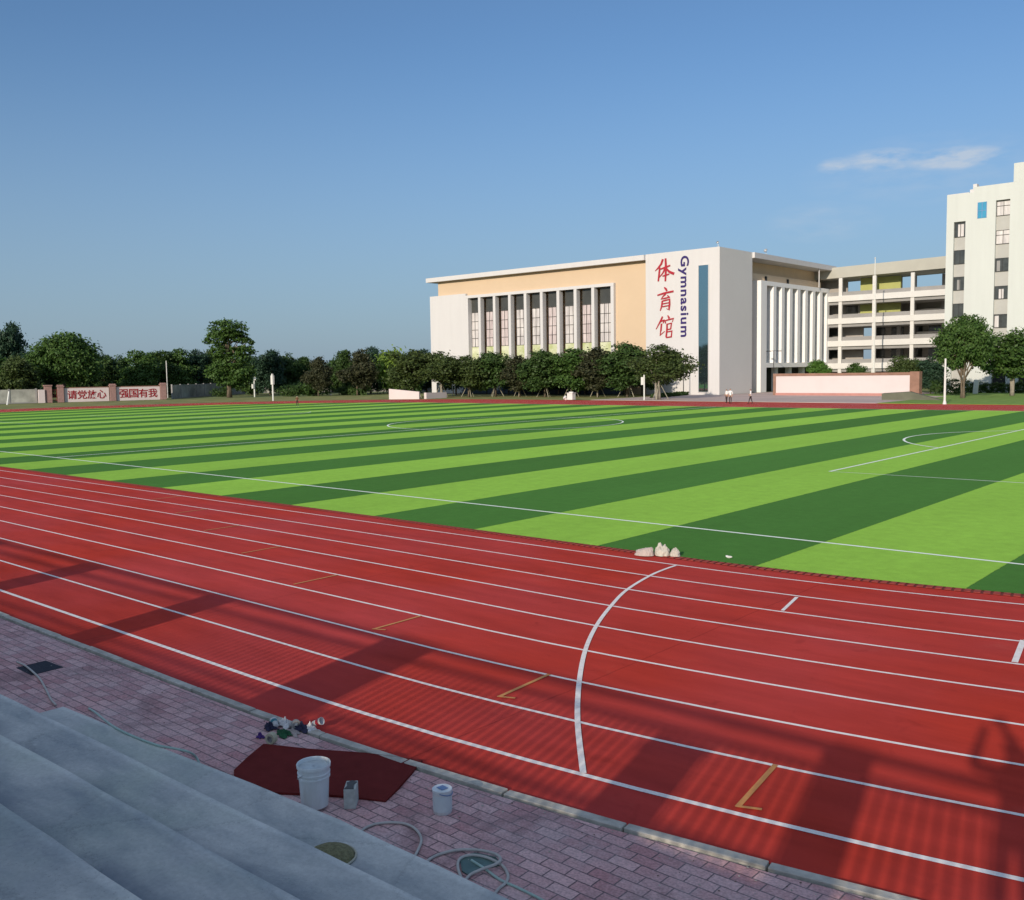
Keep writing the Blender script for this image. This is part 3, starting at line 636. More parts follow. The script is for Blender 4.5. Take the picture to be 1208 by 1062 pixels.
# the photographer behind the camera (casts the figure shadow on the track)
q = legs(.05); q['head'] = ((0,.02,1.58), .105); q['crown'] = ((0,.015,1.66), .09)
for sd_, sx_ in (('l', -1), ('r', 1)):
    q['sh'+sd_] = ((.19*sx_, .02, 1.38), .065); q['el'+sd_] = ((.29*sx_, .24, 1.34), .062); q['wr'+sd_] = ((.14*sx_, .36, 1.60), .05); q['ha'+sd_] = ((.085*sx_, .41, 1.70), .045)
person('person', 'person in light shirt holding a phone up with both hands on the stand', (CAM.x+.27, CAM.y-.42, STZ[6]-.0), -YAW*1.0-R_(0), WS, q, 1.70)
ph = MB(); ph.box(-.08, .08, -.005, .005, -.038, .038); o = ph.build('phone', T['black']); o.location = CAM - fw*.03+rt*.02; o.rotation_euler = (0, 0, -YAW)
tag(o, 'black phone held up sideways by the person on the stand', 'phone')

# ------------------------------------------------------------------ text
def text(body, size, loc, cx_, cy_, mat, parent, name, off=.0, ext=.03, align='CENTER', sx=1.0, shear=0, spacing=1.0):
    c = bpy.data.curves.new(name, 'FONT'); c.body = body; c.size = size; c.offset = off; c.extrude = ext; c.align_x = align; c.align_y = 'CENTER'; c.shear = shear; c.space_character = spacing
    c.resolution_u = 4
    o = bpy.data.objects.new('tmp', c); COL.objects.link(o)
    dg = bpy.context.evaluated_depsgraph_get(); me = bpy.data.meshes.new_from_object(o.evaluated_get(dg)); bpy.data.objects.remove(o)
    me.materials.clear(); me.materials.append(mat)
    # recentre and stretch
    xs = [v.co.x for v in me.vertices]; ys = [v.co.y for v in me.vertices]
    mxx, mnx, mxy, mny = max(xs), min(xs), max(ys), min(ys)
    X = Vector(cx_); Y = Vector(cy_); Z = X.cross(Y)
    return me, (mnx, mxx, mny, mxy), (X, Y, Z)
def place_text(body, loc, w, h, X, Y, mat, parent, name, off=0, ext=.04, shear=0, spacing=1.0):
    """text stretched to w x h centred on loc, in plane X (reading), Y (up)"""
    me, (a, b, c, d), (X, Y, Z) = text(body, 1.0, loc, X, Y, mat, parent, name, off, ext/1.0, shear=shear, spacing=spacing)
    for v in me.vertices:
        u = ((v.co.x-a)/(b-a)-.5)*w; t_ = ((v.co.y-c)/(d-c)-.5)*h
        v.co = X*u+Y*t_+Z*(v.co.z)
    me.update()
    o = bpy.data.objects.new(name, me); COL.objects.link(o); o.parent = parent; o.location = Vector(loc)-(parent.location if parent else Vector())
    return o

# ------------------------------------------------------------------ gymnasium
GX0, GX1, GY, GH = -133.6, -71.5, 107.4, 22.0
gy = empty('gymnasium', (-100, 120, 0)); tag(gy, 'big white and peach gymnasium with tall window fins and red characters on its corner tower', 'gymnasium')
def part(mb, name, mat, root, parent=None, **k):
    o = mb.build(name, mat, parent or root, **k)
    o.location = -root.location if parent is None else (0, 0, 0)
    return o
GB = 152.0
WX0, WX1 = -124.1, -91.3     # window frame
mb = MB()   # peach upper wall, set back behind frame
mb.box(-131.9, WX0, GY+.6, GY+1.2, 18.4, 21.2); mb.box(WX0, WX1, GY+.6, GY+1.2, 17.95, 21.2); mb.box(WX1, -84.5, GY+.6, GY+1.2, 0, 21.2)
part(mb, 'upper_wall', T['peach'], gy)
mb = MB(); mb.box(-133.6, WX0, GY, GY+6, 0, 18.5); part(mb, 'corner_block', T['white'], gy)
mb = MB(); mb.box(WX0, WX1+.6, GY, GY+.59, 17.6, 18.1); mb.box(WX1, WX1+.6, GY, GY+.59, 4.0, 17.59)
mb.box(WX0, WX1+.6, GY, GY+1.2, 3.2, 4.0); mb.box(WX0, WX1, GY+.7, GY+1.2, 0, 3.2)
part(mb, 'window_surround', T['white'], gy)
mb = MB(); mb.box(-134.1, -84.5, GY-.5, GB+.8, 21.15, 21.95); part(mb, 'roof_slab', T['white'], gy)
mb = MB(); mb.box(-84.5, GX1, GY-.02, 117.7, 0, 22.02)
part(mb, 'corner_tower', T['white'], gy)
mb = MB(); mb.box(GX1, GX1+.04, GY+.0, 117.7, 0.01, 22.0); part(mb, 'tower_side_cladding', T['greywall'], gy)
# body volume behind (closes the back)
mb = MB(); mb.box(-131.9, -84.6, GY+2.2, GB, 0, 21.1); mb.box(-84.6, -76.5, 117.9, GB, 0, 21.1); part(mb, 'main_hall', T['peach'], gy)
wins = [(-123.73,-121.34),(-119.85,-117.64),(-116.19,-113.84),(-112.53,-110.15),(-108.78,-106.47),(-105.04,-102.84),(-101.42,-99.05),(-97.8,-95.51),(-94.29,-91.79)]
# fins are deep blades between the windows
pitchx = (wins[-1][0]-wins[0][0])/8
for i in range(9):
    gx1 = wins[0][1]+pitchx*i*1.0+.35; gx0 = gx1-2.55
    w = empty('window', (0, 0, 0)); w.parent = gy; w.location = -gy.location
    z_mid = 15.0
    q_ = MB(); q_.box(gx0, gx1, GY+1.0, GY+1.1, z_mid, 17.58); q_.build('top_pane', T['louvre'], w)
    q_ = MB(); q_.box(gx0, gx1, GY+1.0, GY+1.1, 8.6, z_mid); q_.build('curtained_pane', T['curtain2'] if i in (1, 2, 5, 7) else T['curtain'], w)
    q_ = MB(); q_.box(gx0, gx1, GY+.95, GY+1.1, 4.01, 8.6); q_.build('spandrel_panel', T['spandrel'], w)
    q_ = MB()
    for j in range(4): xx = gx0+(gx1-gx0)*(j/3); q_.box(xx-.035, xx+.035, GY+.93, GY+.997, 8.6, z_mid)
    for zz in (8.65, 10.2, 11.75, 13.3, 14.95): q_.box(gx0+.051, gx1-.051, GY+.925, GY+.995, zz-.035, zz+.035)
    q_.build('window_grid', T['frame'], w)
    if i < 9:
        fx = gx0-.2 if i == 0 else None
    q_ = MB(); q_.box(gx1+.01, gx1+.60, GY+.03, GY+1.0, 4.01, 17.59) if i < 8 else q_.box(gx1+.01, gx1+.15, GY+.55, GY+1.0, 4.01, 17.59)
    part(q_, 'fin', T['white'], gy)
mb = MB(); mb.box(wins[0][0]-.38, wins[0][0]+.2, GY+.01, GY+1.0, 4.01, 17.59); part(mb, 'fin', T['white'], gy)
# blue glass strip in the tower
mb = MB(); mb.box(-74.95, -73.3, GY-.10, GY-.03, .45, 19.5); part(mb, 'glass_strip', T['blueglass'], gy)
mb = MB()
for xa, xb, za, zb in ((-75.05, -74.95, .35, 19.6), (-73.3, -73.2, .35, 19.6), (-74.95, -73.3, .35, .45), (-74.95, -73.3, 19.5, 19.6)): mb.box(xa, xb, GY-.16, GY-.03, za, zb)
part(mb, 'glass_strip_frame', T['white'], gy)
# characters 体 育 馆 and Gymnasium
# brush written characters, each stroke a tapering raised ribbon (points in one 200 x 210 box)
BR = {
 'ti': (295, 145, 495, 350, [([(378,150),(362,190),(330,225),(298,250)],[16,17,12,4]), ([(345,208),(342,260),(330,345)],[10,15,12]), ([(348,238),(400,226),(452,212)],[9,14,11]), ([(405,145),(408,230),(403,350)],[14,18,12]),
   ([(400,228),(380,270),(340,312)],[12,11,4]), ([(410,228),(440,265),(492,290)],[8,17,20]), ([(374,302),(408,296),(442,288)],[8,11,9])]),
 'yu': (325, 438, 475, 655, [([(390,440),(404,455),(415,474)],[8,15,12]), ([(325,508),(395,492),(476,482)],[9,13,13]), ([(405,500),(380,520),(360,545),(395,540),(440,532)],[10,10,9,10,8]), ([(420,515),(440,538)],[7,12]),
   ([(372,562),(366,610),(352,652)],[12,12,6]), ([(372,564),(405,558),(440,552),(440,600),(434,648),(412,636)],[9,10,13,14,13,4]), ([(376,590),(405,586),(432,583)],[7,8,7]), ([(374,616),(402,612),(430,609)],[7,8,7])]),
 'guan': (300, 732, 485, 945, [([(368,742),(350,780),(302,860)],[12,14,4]), ([(342,792),(385,778),(372,806)],[8,12,6]), ([(358,808),(352,870),(342,918),(390,882)],[12,13,13,4]), ([(420,735),(436,762)],[8,15]),
   ([(398,808),(396,782),(440,772),(478,766),(466,798)],[10,9,11,13,5]), ([(414,812),(412,870),(404,940)],[11,13,12]), ([(414,816),(458,808),(450,862),(412,868)],[8,12,11,8]), ([(410,890),(462,882),(456,936),(405,942)],[8,12,12,9])]),
}
def brush(key, xa, zt_, xb, zb_):
    x0_, y0_, x1_, y1_, strokes = BR[key]; mb = MB()
    fx = lambda x: xa+(x-x0_)/(x1_-x0_)*(xb-xa); fz = lambda y: zt_+(y-y0_)/(y1_-y0_)*(zb_-zt_); sc_ = (xb-xa)/(x1_-x0_)
    for si, (P, Wd) in enumerate(strokes):
        P = [Vector((fx(x), fz(y))) for x, y in P]; Q = []; Wq = []
        smooth_ = len(P) == 3
        n = 6 if smooth_ else 1
        if smooth_: Q = spline(P, 6); Wq = [float(np.interp(i/6, range(len(Wd)), Wd)) for i in range(len(Q))]
        else: Q, Wq = P, Wd
        m_ = len(Q); L_ = []; Rr = []
        for i in range(m_):
            t_ = (Q[min(i+1, m_-1)]-Q[max(i-1, 0)]).normalized(); nn = Vector((-t_.y, t_.x))*(Wq[i]*sc_*.56); L_.append(Q[i]+nn); Rr.append(Q[i]-nn)
        yf, yb = GY-.13-si*.004, GY-.03
        vs = []
        for a, b in zip(L_, Rr): vs += [(a.x, yf, a.y), (b.x, yf, b.y), (b.x, yb, b.y), (a.x, yb, a.y)]
        fs = [(4*i+k, 4*i+(k+1) % 4, 4*i+4+(k+1) % 4, 4*i+4+k) for i in range(m_-1) for k in range(4)]+[(3, 2, 1, 0), tuple(4*(m_-1)+k for k in range(4))]
        mb.add(vs, fs)
    part(mb, 'sign_character', T['redchar'], gy)
brush('ti', -82.75, 21.1, -79.2, 17.6); brush('yu', -82.3, 16.7, -79.4, 13.05); brush('guan', -82.6, 12.35, -79.25, 8.85)
place_text('Gymnasium', (-77.6, GY-.03, 15.05), 12.3, 1.9, (0, 0, -1), (1, 0, 0), T['bluechar'], gy, 'sign_lettering', off=.02, ext=.08, spacing=1.12)
# right (east) side of the gym: recessed bay with fins
EX = GX1
mb = MB(); mb.box(-76.5, EX+.45, 117.7, 149.2, 21.15, 22.0); part(mb, 'side_roof_slab', T['white'], gy)
mb = MB(); mb.box(-76.5, -74.3, 117.71, 148, 0, 21.15); part(mb, 'side_wall', T['cream'], gy)
mb = MB(); mb.box(-74.28, -73.2, 119.6, 147.5, 17.6, 19.2); mb.box(-74.28, -73.2, 119.6, 122.9, 0, 17.6); part(mb, 'side_portal', T['cream'], gy)
mb = MB(); mb.box(-74.28, EX-.1, 121.0, 123.0, 0, 17.9); mb.box(-73.6, EX-.1, 123.0, 147.5, 17.2, 17.9); mb.box(-74.28, EX-.1, 123.0, 147.5, 4.0, 4.75); part(mb, 'side_frame', T['brightwhite'], gy)
mb = MB(); mb.box(-74.28, -74.1, 123.0, 147.5, 4.75, 17.2); part(mb, 'side_glazing', T['dglass'], gy)
for j in range(8):
    y = 125.4+j*3.02
    mb = MB(); mb.box(-74.05, EX-.12, y, y+1.05, 4.76, 17.19); part(mb, 'fin', T['brightwhite'], gy)
    if j < 7:
        mb = MB(); mb.box(-74.1, -73.4, y-1.95, y-.02, 9.6, 10.8); part(mb, 'spandrel_panel', T['slab'], gy)
mb = MB(); mb.box(-74.28, -73.9, 123.05, 147, 0, 3.99); part(mb, 'entrance_recess', T['dark'], gy)
for j in range(4):
    mb = MB(); mb.box(-73.2, -72.4, 128+j*5.2, 128.8+j*5.2, 0, 3.99); part(mb, 'column', T['slab'], gy)
for y0, y1, za, zb in ((118.3, 119.4, 12.0, 14.2), (118.3, 119.4, 7.2, 10.0)):
    mb = MB(); mb.box(-74.29, -74.05, y0, y1, za, zb); part(mb, 'small_window', T['frame'], gy)
for y in (125.4, 133.5): mb = MB(); mb.box(-73.2, -73.0, y, y+.5, 18.0, 18.9); part(mb, 'wall_lamp', T['black'], gy)
mb = MB(); mb.tube([(-71.3, 142.3, 17.9), (-71.3, 142.3, 21.3)], .09, 6); part(mb, 'downpipe', T['white'], gy)
# dishes on the roof
for x, y, s_ in ((-72.0, 107.9, .2), (-71.6, 122.6, .32)):
    mb = MB(); mb.tube([(x, y, 22.0), (x, y, 22.5)], .05, 6); part(mb, 'dish_mast', T['steel'], gy)
    mb = MB(); Mx = Matrix.Rotation(R_(60), 3, 'X'); mb.lathe([(0.01, 0), (s_*.5, .05), (s_, .22), (s_*.97, .25), (s_*.5, .09), (.01, .04)], 14, (x, y, 22.6), M=Mx); part(mb, 'roof_dish', T['steel'], gy)

# ------------------------------------------------------------------ teaching building with open corridors
TY = 147.5
tb = empty('teaching_building', (-62, 152, 0)); tag(tb, 'five storey school block with open corridors and beige roof parapet between gymnasium and white block', 'school building')
TX0, TX1 = -84.0, -45.0
mb = MB(); mb.add([(TX0, TY-.3, 19.55), (TX1, TY-.3, 20.1), (TX1, TY+9, 20.1), (TX0, TY+9, 19.55), (TX0, TY-.3, 21.4), (TX1, TY-.3, 22.1), (TX1, TY+9, 22.1), (TX0, TY+9, 21.4)],
    [(0,3,2,1),(4,5,6,7),(0,1,5,4),(1,2,6,5),(2,3,7,6),(3,0,4,7)]); part(mb, 'roof_parapet', T['beige'], tb)
for k in range(1, 5):
    z_ = 4*k
    mb = MB(); mb.box(TX0 if k < 0 else -73.8, TX1, TY-.5, TY+8.9, z_-.45, z_+.55); part(mb, 'floor_slab', T['slab'], tb)
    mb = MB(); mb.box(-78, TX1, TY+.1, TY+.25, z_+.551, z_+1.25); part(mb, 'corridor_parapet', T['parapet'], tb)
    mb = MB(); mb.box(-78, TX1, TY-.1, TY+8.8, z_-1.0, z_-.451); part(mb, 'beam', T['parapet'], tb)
for x in (-75.6, -69.45, -63.4, -56.9, -50.4):
    mb = MB(); mb.box(x-.3, x+.3, TY-.35, TY+.05, 0, 19.7); part(mb, 'column', T['slab'], tb)
mb = MB()
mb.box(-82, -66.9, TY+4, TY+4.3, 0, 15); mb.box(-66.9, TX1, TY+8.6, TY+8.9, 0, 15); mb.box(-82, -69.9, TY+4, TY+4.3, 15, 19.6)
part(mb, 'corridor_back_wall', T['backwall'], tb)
mb = MB(); mb.box(-67.3, -60.2, TY+3.4, TY+3.8, 12.56, 19.7); part(mb, 'yellow_wall', T['yellow'], tb)
for x in (-58.9, -53.8, -51.2, -61.4): mb = MB(); mb.box(x-.35, x+.35, TY+6.2, TY+6.8, 4.56, 19.7); part(mb, 'inner_column', T['parapet'], tb)
rw = random.Random(8)
for k in range(0, 4):
    for x in np.arange(-80, -47, 3.3):
        if rw.random() < .75 and not (k == 3 and x > -68):
            yy = TY+3.9 if x < -68.5 else TY+8.5
            mb = MB(); mb.box(x, x+2.2, yy-.05, yy+.02, 4*k+1.5, 4*k+2.9); part(mb, 'window', T['dglass'], tb)
# block of the campus seen through the open top storeys: balcony railings
for k in (2, 3):
    mb = MB(); mb.box(-60, TX1, TY+7.4, TY+7.6, 4*k+.56, 4*k+1.9); part(mb, 'inner_parapet', T['slab'], tb)
fp = MB(); fp.tube([(0, 0, 0), (0, 0, 13), (0, 0, 21.2)], [.14, .11, .06], 8); fp.lathe([(.01, .15), (.12, .08), (.12, -.05), (.01, -.1)], 10, (0, 0, 21.3)); fp.lathe([(.5, 0), (.5, .3), (.2, .35)], 10)
o = fp.build('flagpole', T['post']); b_ = AY(1031, 400, 135); o.location = (b_.x, 135, 0); tag(o, 'tall thin white flagpole in front of the corridor block, without a flag', 'flagpole')

# ------------------------------------------------------------------ white dormitory block
DY = 124.0
db = empty('white_block', (-34, 128, 0)); tag(db, 'tall plain white block with two recessed window strips at the right edge', 'building')
strips = [(-43.5, -41.95), (-38.05, -36.25)]
edges = [-44.5]+[v for s_ in strips for v in s_]+[-33.6, -32.2, -18.0]
mb = MB()
walls = [(-44.5, -43.5, 28.0), (-41.95, -38.05, 28.0), (-36.25, -33.6, 28.0), (-31.8, -18, 28.0)]
for xa, xb, h_ in walls: mb.box(xa, xb, DY, DY+12, 0, h_)
mb.box(-43.5, -41.95, DY, DY+12, 24.15, 28.0); mb.box(-38.05, -36.25, DY, DY+12, 26.5, 28.0); mb.box(-33.6, -31.8, DY, DY+12, 24, 28.0)
o = part(mb, 'wall', T['dormwhite'], db)
mb = MB(); mb.box(-40.95, -18, DY+.02, DY+11, 28.001, 28.7); part(mb, 'raised_parapet', T['dormwhite'], db)
mb = MB(); mb.box(-44.5, -41.6, DY+.02, DY+11, 28.001, 28.08); part(mb, 'coping', T['white'], db)
mb = MB(); mb.box(-35.9, -18, DY+.01, DY+10, 28.701, 31.2); part(mb, 'stair_tower', T['dormwhite'], db)
mb = MB(); mb.box(-41.6, -41.2, DY+.5, DY+1.5, 28.0, 28.5); mb.box(-41.2, -40.7, DY+.5, DY+1.5, 28.0, 29.2); part(mb, 'roof_vent', T['white'], db)
for xa, xb, top in ((-43.5, -41.95, 24.15), (-38.05, -36.25, 26.5), (-33.6, -31.8, 24)):
    mb = MB(); mb.box(xa, xb, DY+.45, DY+.6, 0, top); part(mb, 'recessed_strip', T['greystrip'], db)
def dwin(xa, xb, z0, z1, mat, grid):
    w = empty('window'); w.parent = db; w.location = -db.location
    q_ = MB(); q_.box(xa, xb, DY+.38, DY+.44, z0, z1); q_.build('pane', mat, w)
    q_ = MB()
    for x in (xa, (xa+xb)/2, xb-.06): q_.box(x, x+.06, DY+.33, DY+.379, z0, z1)
    for zz in (z0, z1-.06)+((z1-.7,) if grid else ()): q_.box(xa+.061, xb-.061, DY+.325, DY+.377, zz, zz+.06)
    q_.build('frame', T['frame'], w)
    if not grid and rw.random() < .75:
        q_ = MB(); a_ = xa+.1+rw.random()*.5; q_.box(a_, a_+.35+rw.random()*.5, DY+.372, DY+.3785, z0+.08, z1-.08-rw.random()*.5); q_.build('curtain', T['curtain'] if rw.random() < .5 else T['parapet'], w)
for i, (z0, z1) in enumerate([(22.02, 24.03), (18.24, 20.2), (14.54, 16.45), (10.7, 12.68), (6.9, 8.84)]): dwin(-43.49, -41.96, z0, z1, T['dglass'], False)
for i, (z0, z1) in enumerate([(24.39, 26.39), (20.52, 22.43), (16.76, 18.62), (12.98, 14.79), (9.02, 10.9)][:]):
    dwin(-38.04, -36.26, z0-0, z1, T['curtain'] if i < 2 else T['dglass'], i < 2)
for i in range(5): dwin(-33.59, -31.81, 6.3+3.8*i, 8.2+3.8*i, T['dglass'], False)
mb = MB(); mb.box(-40.4, -39.2, DY-.04, DY-.005, 24.3, 26.5); part(mb, 'cyan_window', T['cyan'], db)
mb = MB()
for x in (-40.4, -39.83, -39.26): mb.box(x, x+.06, DY-.07, DY-.045, 24.3, 26.5)
mb.box(-40.33, -39.27, DY-.068, DY-.043, 25.3, 25.36); part(mb, 'cyan_window_frame', T['blue'], db)
mb = MB(); mb.box(-37.9, -36.3, DY+.1, DY+.44, .9, 3.3); part(mb, 'ground_door', T['dark'], db)
mb = MB(); mb.box(-34.6, -33.7, DY-.04, DY-.004, 1.0, 2.6); part(mb, 'ground_window', T['dark'], db)

# ------------------------------------------------------------------ blank sign wall in front of the gym, ramp sides
SY = 107.0
sw = empty('sign_wall', (-52, SY, 0)); tag(sw, 'long low blank pinkish wall framed in brown stone before the corridor block', 'wall')
mb = MB(); mb.box(-62.2, -43.4, SY+.1, SY+.8, .35, 2.75); part(mb, 'panel', T['pinkwall'], sw)
mb = MB(); mb.box(-62.6, -43.4, SY, SY+.9, 2.751, 3.1); mb.box(-62.6, -62.2, SY, SY+.9, 0, 2.75); part(mb, 'brown_frame', T['brownstone'], sw)
mb = MB(); mb.box(-43.4, -42.2, SY-.1, SY+1.0, 0, 3.2); part(mb, 'end_pier', T['brownstone'], sw)
mb = MB(); mb.box(-62.2, -43.4, SY-.05, SY+.9, 0, .35); part(mb, 'base_course', pmat('pink_base', (.42, .20, .17), .8, .1, 1), sw)
a_ = G(1039, 476.5); b_ = G(1077, 475)
rp_ = MB(); y0 = 92.0; xa = AY(1040, 474, y0).x; xb = AY(1073, 474, y0).x
rp_.add([(xa, y0, 0), (xb, y0, 0), (xb, y0+.9, 0), (xa, y0+.9, 0), (xa, y0, .75), (xb, y0, .95), (xb, y0+.9, 1.0), (xa, y0+.9, .8)], [(0,3,2,1),(4,5,6,7),(0,1,5,4),(1,2,6,5),(2,3,7,6),(3,0,4,7)])
rp_.add([(xb+.002, y0, 0), (xb+3.6, y0, 0), (xb+3.6, y0+.9, 0), (xb+.002, y0+.9, 0), (xb+.002, y0, .95), (xb+.002, y0+.9, .95)], [(0,1,4), (3,5,2), (1,2,5,4), (0,4,5,3), (0,3,2,1)])
o = rp_.build('ramp_wall', pmat('olive_ramp_side', (.12, .12, .085), .85, .15, .8)); tag(o, 'short low olive grey ramp wall in front of the right end of the blank sign wall', 'ramp wall')
# left pair of white wing walls
def wall_between(p0, p1, h0, h1, th, mat, name, label, cat, z0=0):
    p0 = Vector(p0).to_2d() if len(p0) > 2 else Vector(p0); p1 = Vector(p1).to_2d() if len(p1) > 2 else Vector(p1)
    t_ = (p1-p0).normalized(); n_ = Vector((-t_.y, t_.x))*th
    P = [p0, p1, p1+n_, p0+n_]; hh = [h0, h1, h1, h0]
    mb = MB(); mb.add([(q.x, q.y, z0) for q in P]+[(q.x, q.y, h) for q, h in zip(P, hh)], [(0,3,2,1),(4,5,6,7),(0,1,5,4),(1,2,6,5),(2,3,7,6),(3,0,4,7)])
    return tag(mb.build(name, mat), label, cat)
pa = G(459, 471.3); pb = G(494.5, 471.0); pc = G(527, 469.6)
wall_between(pa, pb, 1.62, 1.12, .5, T['pinkwall'], 'wing_wall', 'low white wedge shaped wall sloping down to the right beyond the far track', 'wall')
wall_between(pb+Vector((.35, 1.2, 0)), pc, .95, .90, .5, T['pinkwall'], 'wing_wall', 'low flat topped white wall just right of the sloping wedge wall', 'wall')

# ------------------------------------------------------------------ slogan wall on the left
sl = empty('slogan_wall', (-161, 55, 0)); tag(sl, 'pinkish slogan wall with dark red Chinese characters between brick pillars', 'wall')
SXp = -161.0
def yz(px, py): v = AX(px, py, SXp); return v.y, v.z
ya = yz(79.5, 474)[0]; yb = yz(128, 472)[0]; yc_ = yz(136, 472)[0]; yd = yz(182.5, 471)[0]
ztop = 2.35
for (u, v, txt) in ((ya, yb, '请党放心'), (yc_, yd, '强国有我')):
    mb = MB(); mb.box(SXp-.3, SXp, u, v, 0, ztop); part(mb, 'panel', T['pinkwall'], sl)
    mb = MB(); mb.box(SXp-.32, SXp+.03, u, v, ztop+.001, ztop+.12); part(mb, 'coping', T['brownstone'], sl)
    for i, ch in enumerate(txt):
        c = u+(v-u)*(.06+.88*(i+.5)/4); sz = (v-u)*.212
        place_text(ch, (SXp+.02, c, 1.22), sz, sz*.98, (0, 1, 0), (0, 0, 1), T['slogan'], sl, 'sign_character', off=.014, ext=.02)
def pillar(y, w=.9, h=2.95, par=sl):
    mb = MB(); mb.box(SXp-.45, SXp+.35, y-w/2, y+w/2, 0, h-.35); mb.box(SXp-.55, SXp+.45, y-w/2-.1, y+w/2+.1, h-.349, h-.2); mb.box(SXp-.42, SXp+.32, y-w/2+.03, y+w/2-.03, h-.199, h); part(mb, 'brick_pillar', T['brick'], par)
for y in (ya-.6, (yb+yc_)/2, yd+.55): pillar(y, .95)
gate_y = yz(61.5, 474)[0]
gt = empty('gate', (SXp, gate_y+1, 0)); tag(gt, 'narrow dark red barred gate beside a whitewashed brick gatepost left of the slogan wall', 'gate')
mb = MB(); mb.box(SXp-.45, SXp+.4, gate_y-.55, gate_y+.55, 0, 2.75); mb.box(SXp-.55, SXp+.5, gate_y-.65, gate_y+.65, 2.751, 2.95); part(mb, 'gatepost', T['brick'], gt)
mb = MB(); mb.box(SXp-.2, SXp+.6, gate_y-1.5, gate_y-.56, 0, 2.2); part(mb, 'white_buttress', T['pinkwall'], gt)
mb = MB(); y = gate_y+.7
while y < ya-1.1: mb.box(SXp-.03, SXp+.03, y, y+.07, .3, 2.2); y += .28
mb.box(SXp-.05, SXp+.05, gate_y+.56, ya-1.08, .35, .45); mb.box(SXp-.05, SXp+.05, gate_y+.56, ya-1.08, 2.05, 2.15)
part(mb, 'gate_bars', pmat('rusty_red_metal', (.20, .04, .035), .7, .2, 3), gt)

for r_ in (sl, gt):
    c_ = Vector((-161, 55, 0)); r_.location = c_+Matrix.Rotation(R_(-15), 3, 'Z')@(r_.location-c_); r_.rotation_euler = (0, 0, R_(-15))
# perimeter walls of weathered concrete panels
def panel_wall(p0, p1, h, label, step=3.0, mat='oldwall', cat='wall', name='perimeter_wall', cap=True):
    p0 = Vector(p0[:2]); p1 = Vector(p1[:2]); r = empty(name, (p0.x, p0.y, 0)); tag(r, label, cat)
    L_ = (p1-p0).length; n = max(1, round(L_/step)); t_ = (p1-p0)/L_; n_ = Vector((-t_.y, t_.x)); mb = MB(); mp_ = MB()
    for i in range(n):
        a = p0+t_*(L_*i/n+.13); b = p0+t_*(L_*(i+1)/n-.13)
        mb.prism([tuple(a), tuple(b), tuple(b+n_*.12), tuple(a+n_*.12)], 0, h)
    for i in range(n+1):
        a = p0+t_*(L_*i/n-.13); b = p0+t_*(L_*i/n+.13); mp_.prism([tuple(a-n_*.05), tuple(b-n_*.05), tuple(b+n_*.2), tuple(a+n_*.2)], 0, h+.12)
    mp_.prism([tuple(p0-n_*.04), tuple(p1-n_*.04), tuple(p1+n_*.19), tuple(p0+n_*.19)], 0, .18)
    o = mb.build('panels', T[mat], r); o.location = -r.location
    o = mp_.build('posts', T['parapet' if mat == 'oldwall' else 'black'], r); o.location = -r.location
    return r
panel_wall((-170, 14), (gt.location.x-.9, gt.location.y-2.6), 2.3, 'weathered concrete panel wall left of the narrow red gate', 4)
panel_wall((-160, 68), (-186, 101), 2.5, 'weathered concrete panel wall just right of the slogan wall', 4)
panel_wall((-186, 102), (-171, 116), 2.5, 'grey concrete panel wall under the trees between the big tall tree and the two white poles', 4)
panel_wall((-170.8, 116.2), (-143, 124), 2.5, 'pale concrete panel wall behind the bushes left of the white wedge wall', 3.4)
panel_wall((-128, 103.4), (-87, 104.4), 2.0, 'dark blue mesh fence low behind the tree row before the gymnasium', 4, 'fence', 'fence', 'mesh_fence')

# ------------------------------------------------------------------ poles
def pole(px, py, h, name, label, cat, build):
    b = G(px, py); b.z = 0; r = empty(name, b); tag(r, label, cat); build(r, h); return r
def b_speaker(r, h):
    mb = MB(); mb.tube([(0, 0, 0), (0, 0, h)], .13, 10); mb.build('pole', T['post'], r)
    mb = MB(); mb.box(-.22, .22, -.45, -.14, h-2.1, h-1.3); mb.build('control_box', T['post'], r)
    mb = MB(); mb.lathe([(.05, -.4), (.12, -.2), (.34, .05), (.36, .08)], 14, (.5, -.1, h-.25), M=Matrix.Rotation(R_(90), 3, 'X')); mb.build('horn_speaker', T['post'], r)
pole(300.5, 468.5, 3.7, 'speaker_pole', 'white pole with horn on top, left one of the two below the tree line', 'pole', b_speaker)
def b_box(r, h):
    mb = MB(); mb.tube([(0, 0, 0), (0, 0, h)], .12, 10); mb.build('pole', T['post'], r)
    mb = MB(); mb.box(-.26, .26, -.16, .16, h-1.55, h-.15); mb.box(-.12, .12, -.1, .1, h-.15, h+.12); mb.build('speaker_column', T['post'], r)
pole(322.3, 473, 4.1, 'speaker_pole', 'white pole with slim white box, right one of the two below the tree line', 'pole', b_box)
def b_box2(r, h):
    mb = MB(); mb.tube([(0, 0, 0), (0, 0, h)], .1, 10); mb.build('pole', T['post'], r)
    mb = MB(); mb.box(-.42, -.1, -.12, .12, h-1.3, h-.3); mb.build('speaker_column', T['post'], r)
pole(760, 472.2, 3.3, 'speaker_pole', 'short grey white pole with small box before the right end of the tree row', 'pole', b_box2)
def b_pole3(r, h):
    mb = MB(); mb.tube([(0, 0, 0), (0, 0, .4), (0, 0, h)], [.2, .12, .09], 10); mb.build('pole', T['post'], r)
    mb = MB(); mb.lathe([(.01, h+.06), (.09, h+.04), (.1, h), (.01, h-.01)], 10); mb.build('cap', T['post'], r)
pole(1114.3, 477, 4.6, 'plain_pole', 'plain white pole standing between the blank sign wall and the round tree', 'pole', b_pole3)
